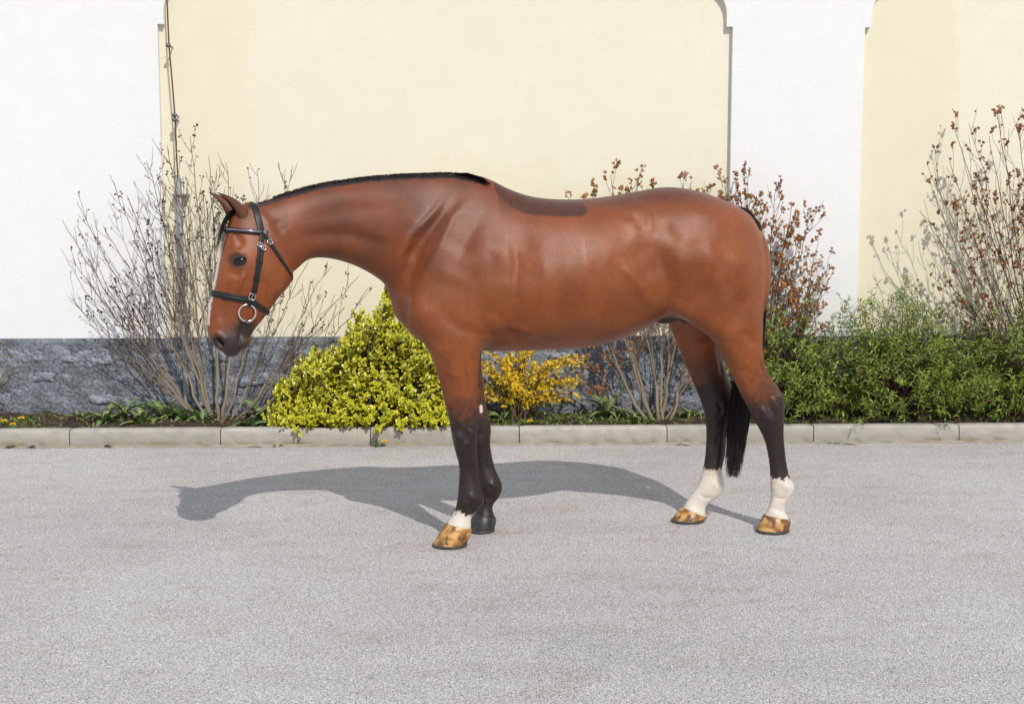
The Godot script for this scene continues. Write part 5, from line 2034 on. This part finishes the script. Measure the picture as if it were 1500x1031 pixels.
func build_bridle():
	var t := thing("bridle", HORSE_AT, "black leather bridle with silver buckles and ring bit on the horse's head", "bridle")
	t.rotation_degrees.y = HORSE_TURN
	var black := Color(0.016, 0.016, 0.018)
	var L := func(x: float, y: float) -> Vector3: return Vector3(x, y, mid_z(y))
	# headpiece over the poll
	var o: Vector3 = L.call(-1.5425, 1.405)
	var lp := loop(o, (Vector3(-1.5645, 1.5337, 0.28) - o).normalized(), -92, 92, 29, 0.003)
	var mb := MB.new()
	strap(mb, lp[0], lp[1], 0.027, 0.005, black)
	obj("headpiece", mb.mesh(), M.leather, t)
	# browband
	o = L.call(-1.537, 1.411)
	lp = loop(o, Vector3(-0.1425, 0.0116, 0.02).normalized(), -96, 96, 29, 0.006)
	mb = MB.new()
	strap(mb, lp[0], lp[1], 0.018, 0.008, black)
	var bb := obj("browband", mb.mesh(), M.leather, t)
	mb = MB.new()
	var pp := []
	var rr := []
	for k in range(2, 27):
		pp.append(lp[0][k] + lp[1][k] * 0.0085)
		rr.append(0.0022)
	mb.tube(pp, rr, 5, Color(0.62, 0.60, 0.66), Color(0.62, 0.60, 0.66))
	obj("piping", mb.mesh(), M.chrome, bb)
	for e in [0, 28]:
		var st := MB.new()
		var c: Vector3 = lp[0][e] + lp[1][e] * 0.009
		var nn: Vector3 = lp[1][e]
		st.tube([c - nn * 0.002, c, c + nn * 0.003, c + nn * 0.0045], [0.012, 0.0125, 0.010, 0.002], 14, Color(0.8, 0.8, 0.8), Color(0.8, 0.8, 0.8))
		obj("stud", st.mesh(), M.chrome, bb)
	# cheekpieces, one pair of straps on each side
	for s: float in [1.0, -1.0]:
		var a := flank(Vector2(-1.541, 1.412), Vector2(-1.552, 1.352), s, 7, 0.004)
		mb = MB.new()
		strap(mb, a[0], a[1], 0.020, 0.005, black)
		var ck := obj("cheekpiece", mb.mesh(), M.leather, t)
		for w in [0, 1]:
			var b := flank(Vector2(-1.553 - 0.003 + w * 0.014, 1.362 - w * 0.012), Vector2(-1.584 + w * 0.006, 1.160), s, 15, 0.004 + w * 0.002)
			mb = MB.new()
			strap(mb, b[0], b[1], 0.0125, 0.005, black)
			obj("strap", mb.mesh(), M.leather, ck)
			mb = MB.new()
			buckle(mb, b[0][0], b[1][0], b[0][1] - b[0][0], 0.018, 0.016)
			obj("buckle", mb.mesh(), M.chrome, ck)
			for kk in [4, 9, 12]:
				mb = MB.new()
				strap(mb, [b[0][kk], b[0][kk].lerp(b[0][kk + 1], 0.5)], [b[1][kk], b[1][kk + 1]], 0.017, 0.0085, black)
				obj("keeper", mb.mesh(), M.leather, ck)
		var low := flank(Vector2(-1.584, 1.166), Vector2(-1.598, 1.118), s, 5, 0.005)
		mb = MB.new()
		strap(mb, low[0], low[1], 0.017, 0.006, black)
		obj("bit_strap", mb.mesh(), M.leather, ck)
		mb = MB.new()
		buckle(mb, low[0][1], low[1][1], low[0][1] - low[0][0], 0.024, 0.022)
		obj("buckle", mb.mesh(), M.chrome, ck)
	# throat lash
	o = L.call(-1.529, 1.397)
	lp = loop(o, (Vector3(-1.4156, 1.2156, 0.27) - o).normalized(), -92, 92, 33, 0.004)
	mb = MB.new()
	strap(mb, lp[0], lp[1], 0.014, 0.005, black)
	var tl := obj("throat_lash", mb.mesh(), M.leather, t)
	mb = MB.new()
	buckle(mb, lp[0][28], lp[1][28], lp[0][29] - lp[0][28], 0.018, 0.018)
	obj("buckle", mb.mesh(), M.chrome, tl)
	# noseband: front and back halves
	o = L.call(-1.5896, 1.138)
	lp = loop(o, Vector3(-0.148, 0.030, 0.03).normalized(), -93, 93, 29, 0.003)
	mb = MB.new()
	strap(mb, lp[0], lp[1], 0.026, 0.008, black)
	var nb := obj("noseband", mb.mesh(), M.leather, t)
	mb = MB.new()
	pp = []
	rr = []
	for k in range(1, 28):
		pp.append(lp[0][k] + lp[1][k] * 0.0078)
		rr.append(0.0035)
	mb.tube(pp, rr, 6, Color(0.03, 0.03, 0.034), Color(0.03, 0.03, 0.034))
	obj("padding", mb.mesh(), M.leather, nb)
	lp = loop(o, Vector3(0.082, -0.0605, -0.02).normalized(), -93, 93, 27, 0.004)
	mb = MB.new()
	strap(mb, lp[0], lp[1], 0.020, 0.005, black)
	obj("chin_strap", mb.mesh(), M.leather, nb)
	# loose ring bit
	for s: float in [1.0, -1.0]:
		var p: Vector3 = skin_point(Vector3(-1.605, 1.086, mid_z(1.086)), SIDE * s) + SIDE * s * 0.010
		mb = MB.new()
		pp = []
		rr = []
		for k in 36:
			var a := TAU * k / 36.0
			pp.append(p + Vector3(0.979, 0, -0.205) * cos(a) * 0.0345 + Vector3(0, 1, 0) * sin(a) * 0.0345)
			rr.append(0.0040)
		mb.tube(pp, rr, 8, Color(0.72, 0.70, 0.68), Color(0.72, 0.70, 0.68), true)
		var ring := obj("bit_ring", mb.mesh(), M.chrome, t)
		mb = MB.new()
		var m := p + Vector3(-0.004, -0.0335, 0)
		mb.tube([m + SIDE * s * 0.010, m + SIDE * s * 0.008, m, m - SIDE * s * 0.02, m - SIDE * s * 0.06], [0.003, 0.0075, 0.008, 0.007, 0.006], 9, Color(0.66, 0.63, 0.60), Color(0.66, 0.63, 0.60))
		obj("mouthpiece", mb.mesh(), M.chrome, ring)
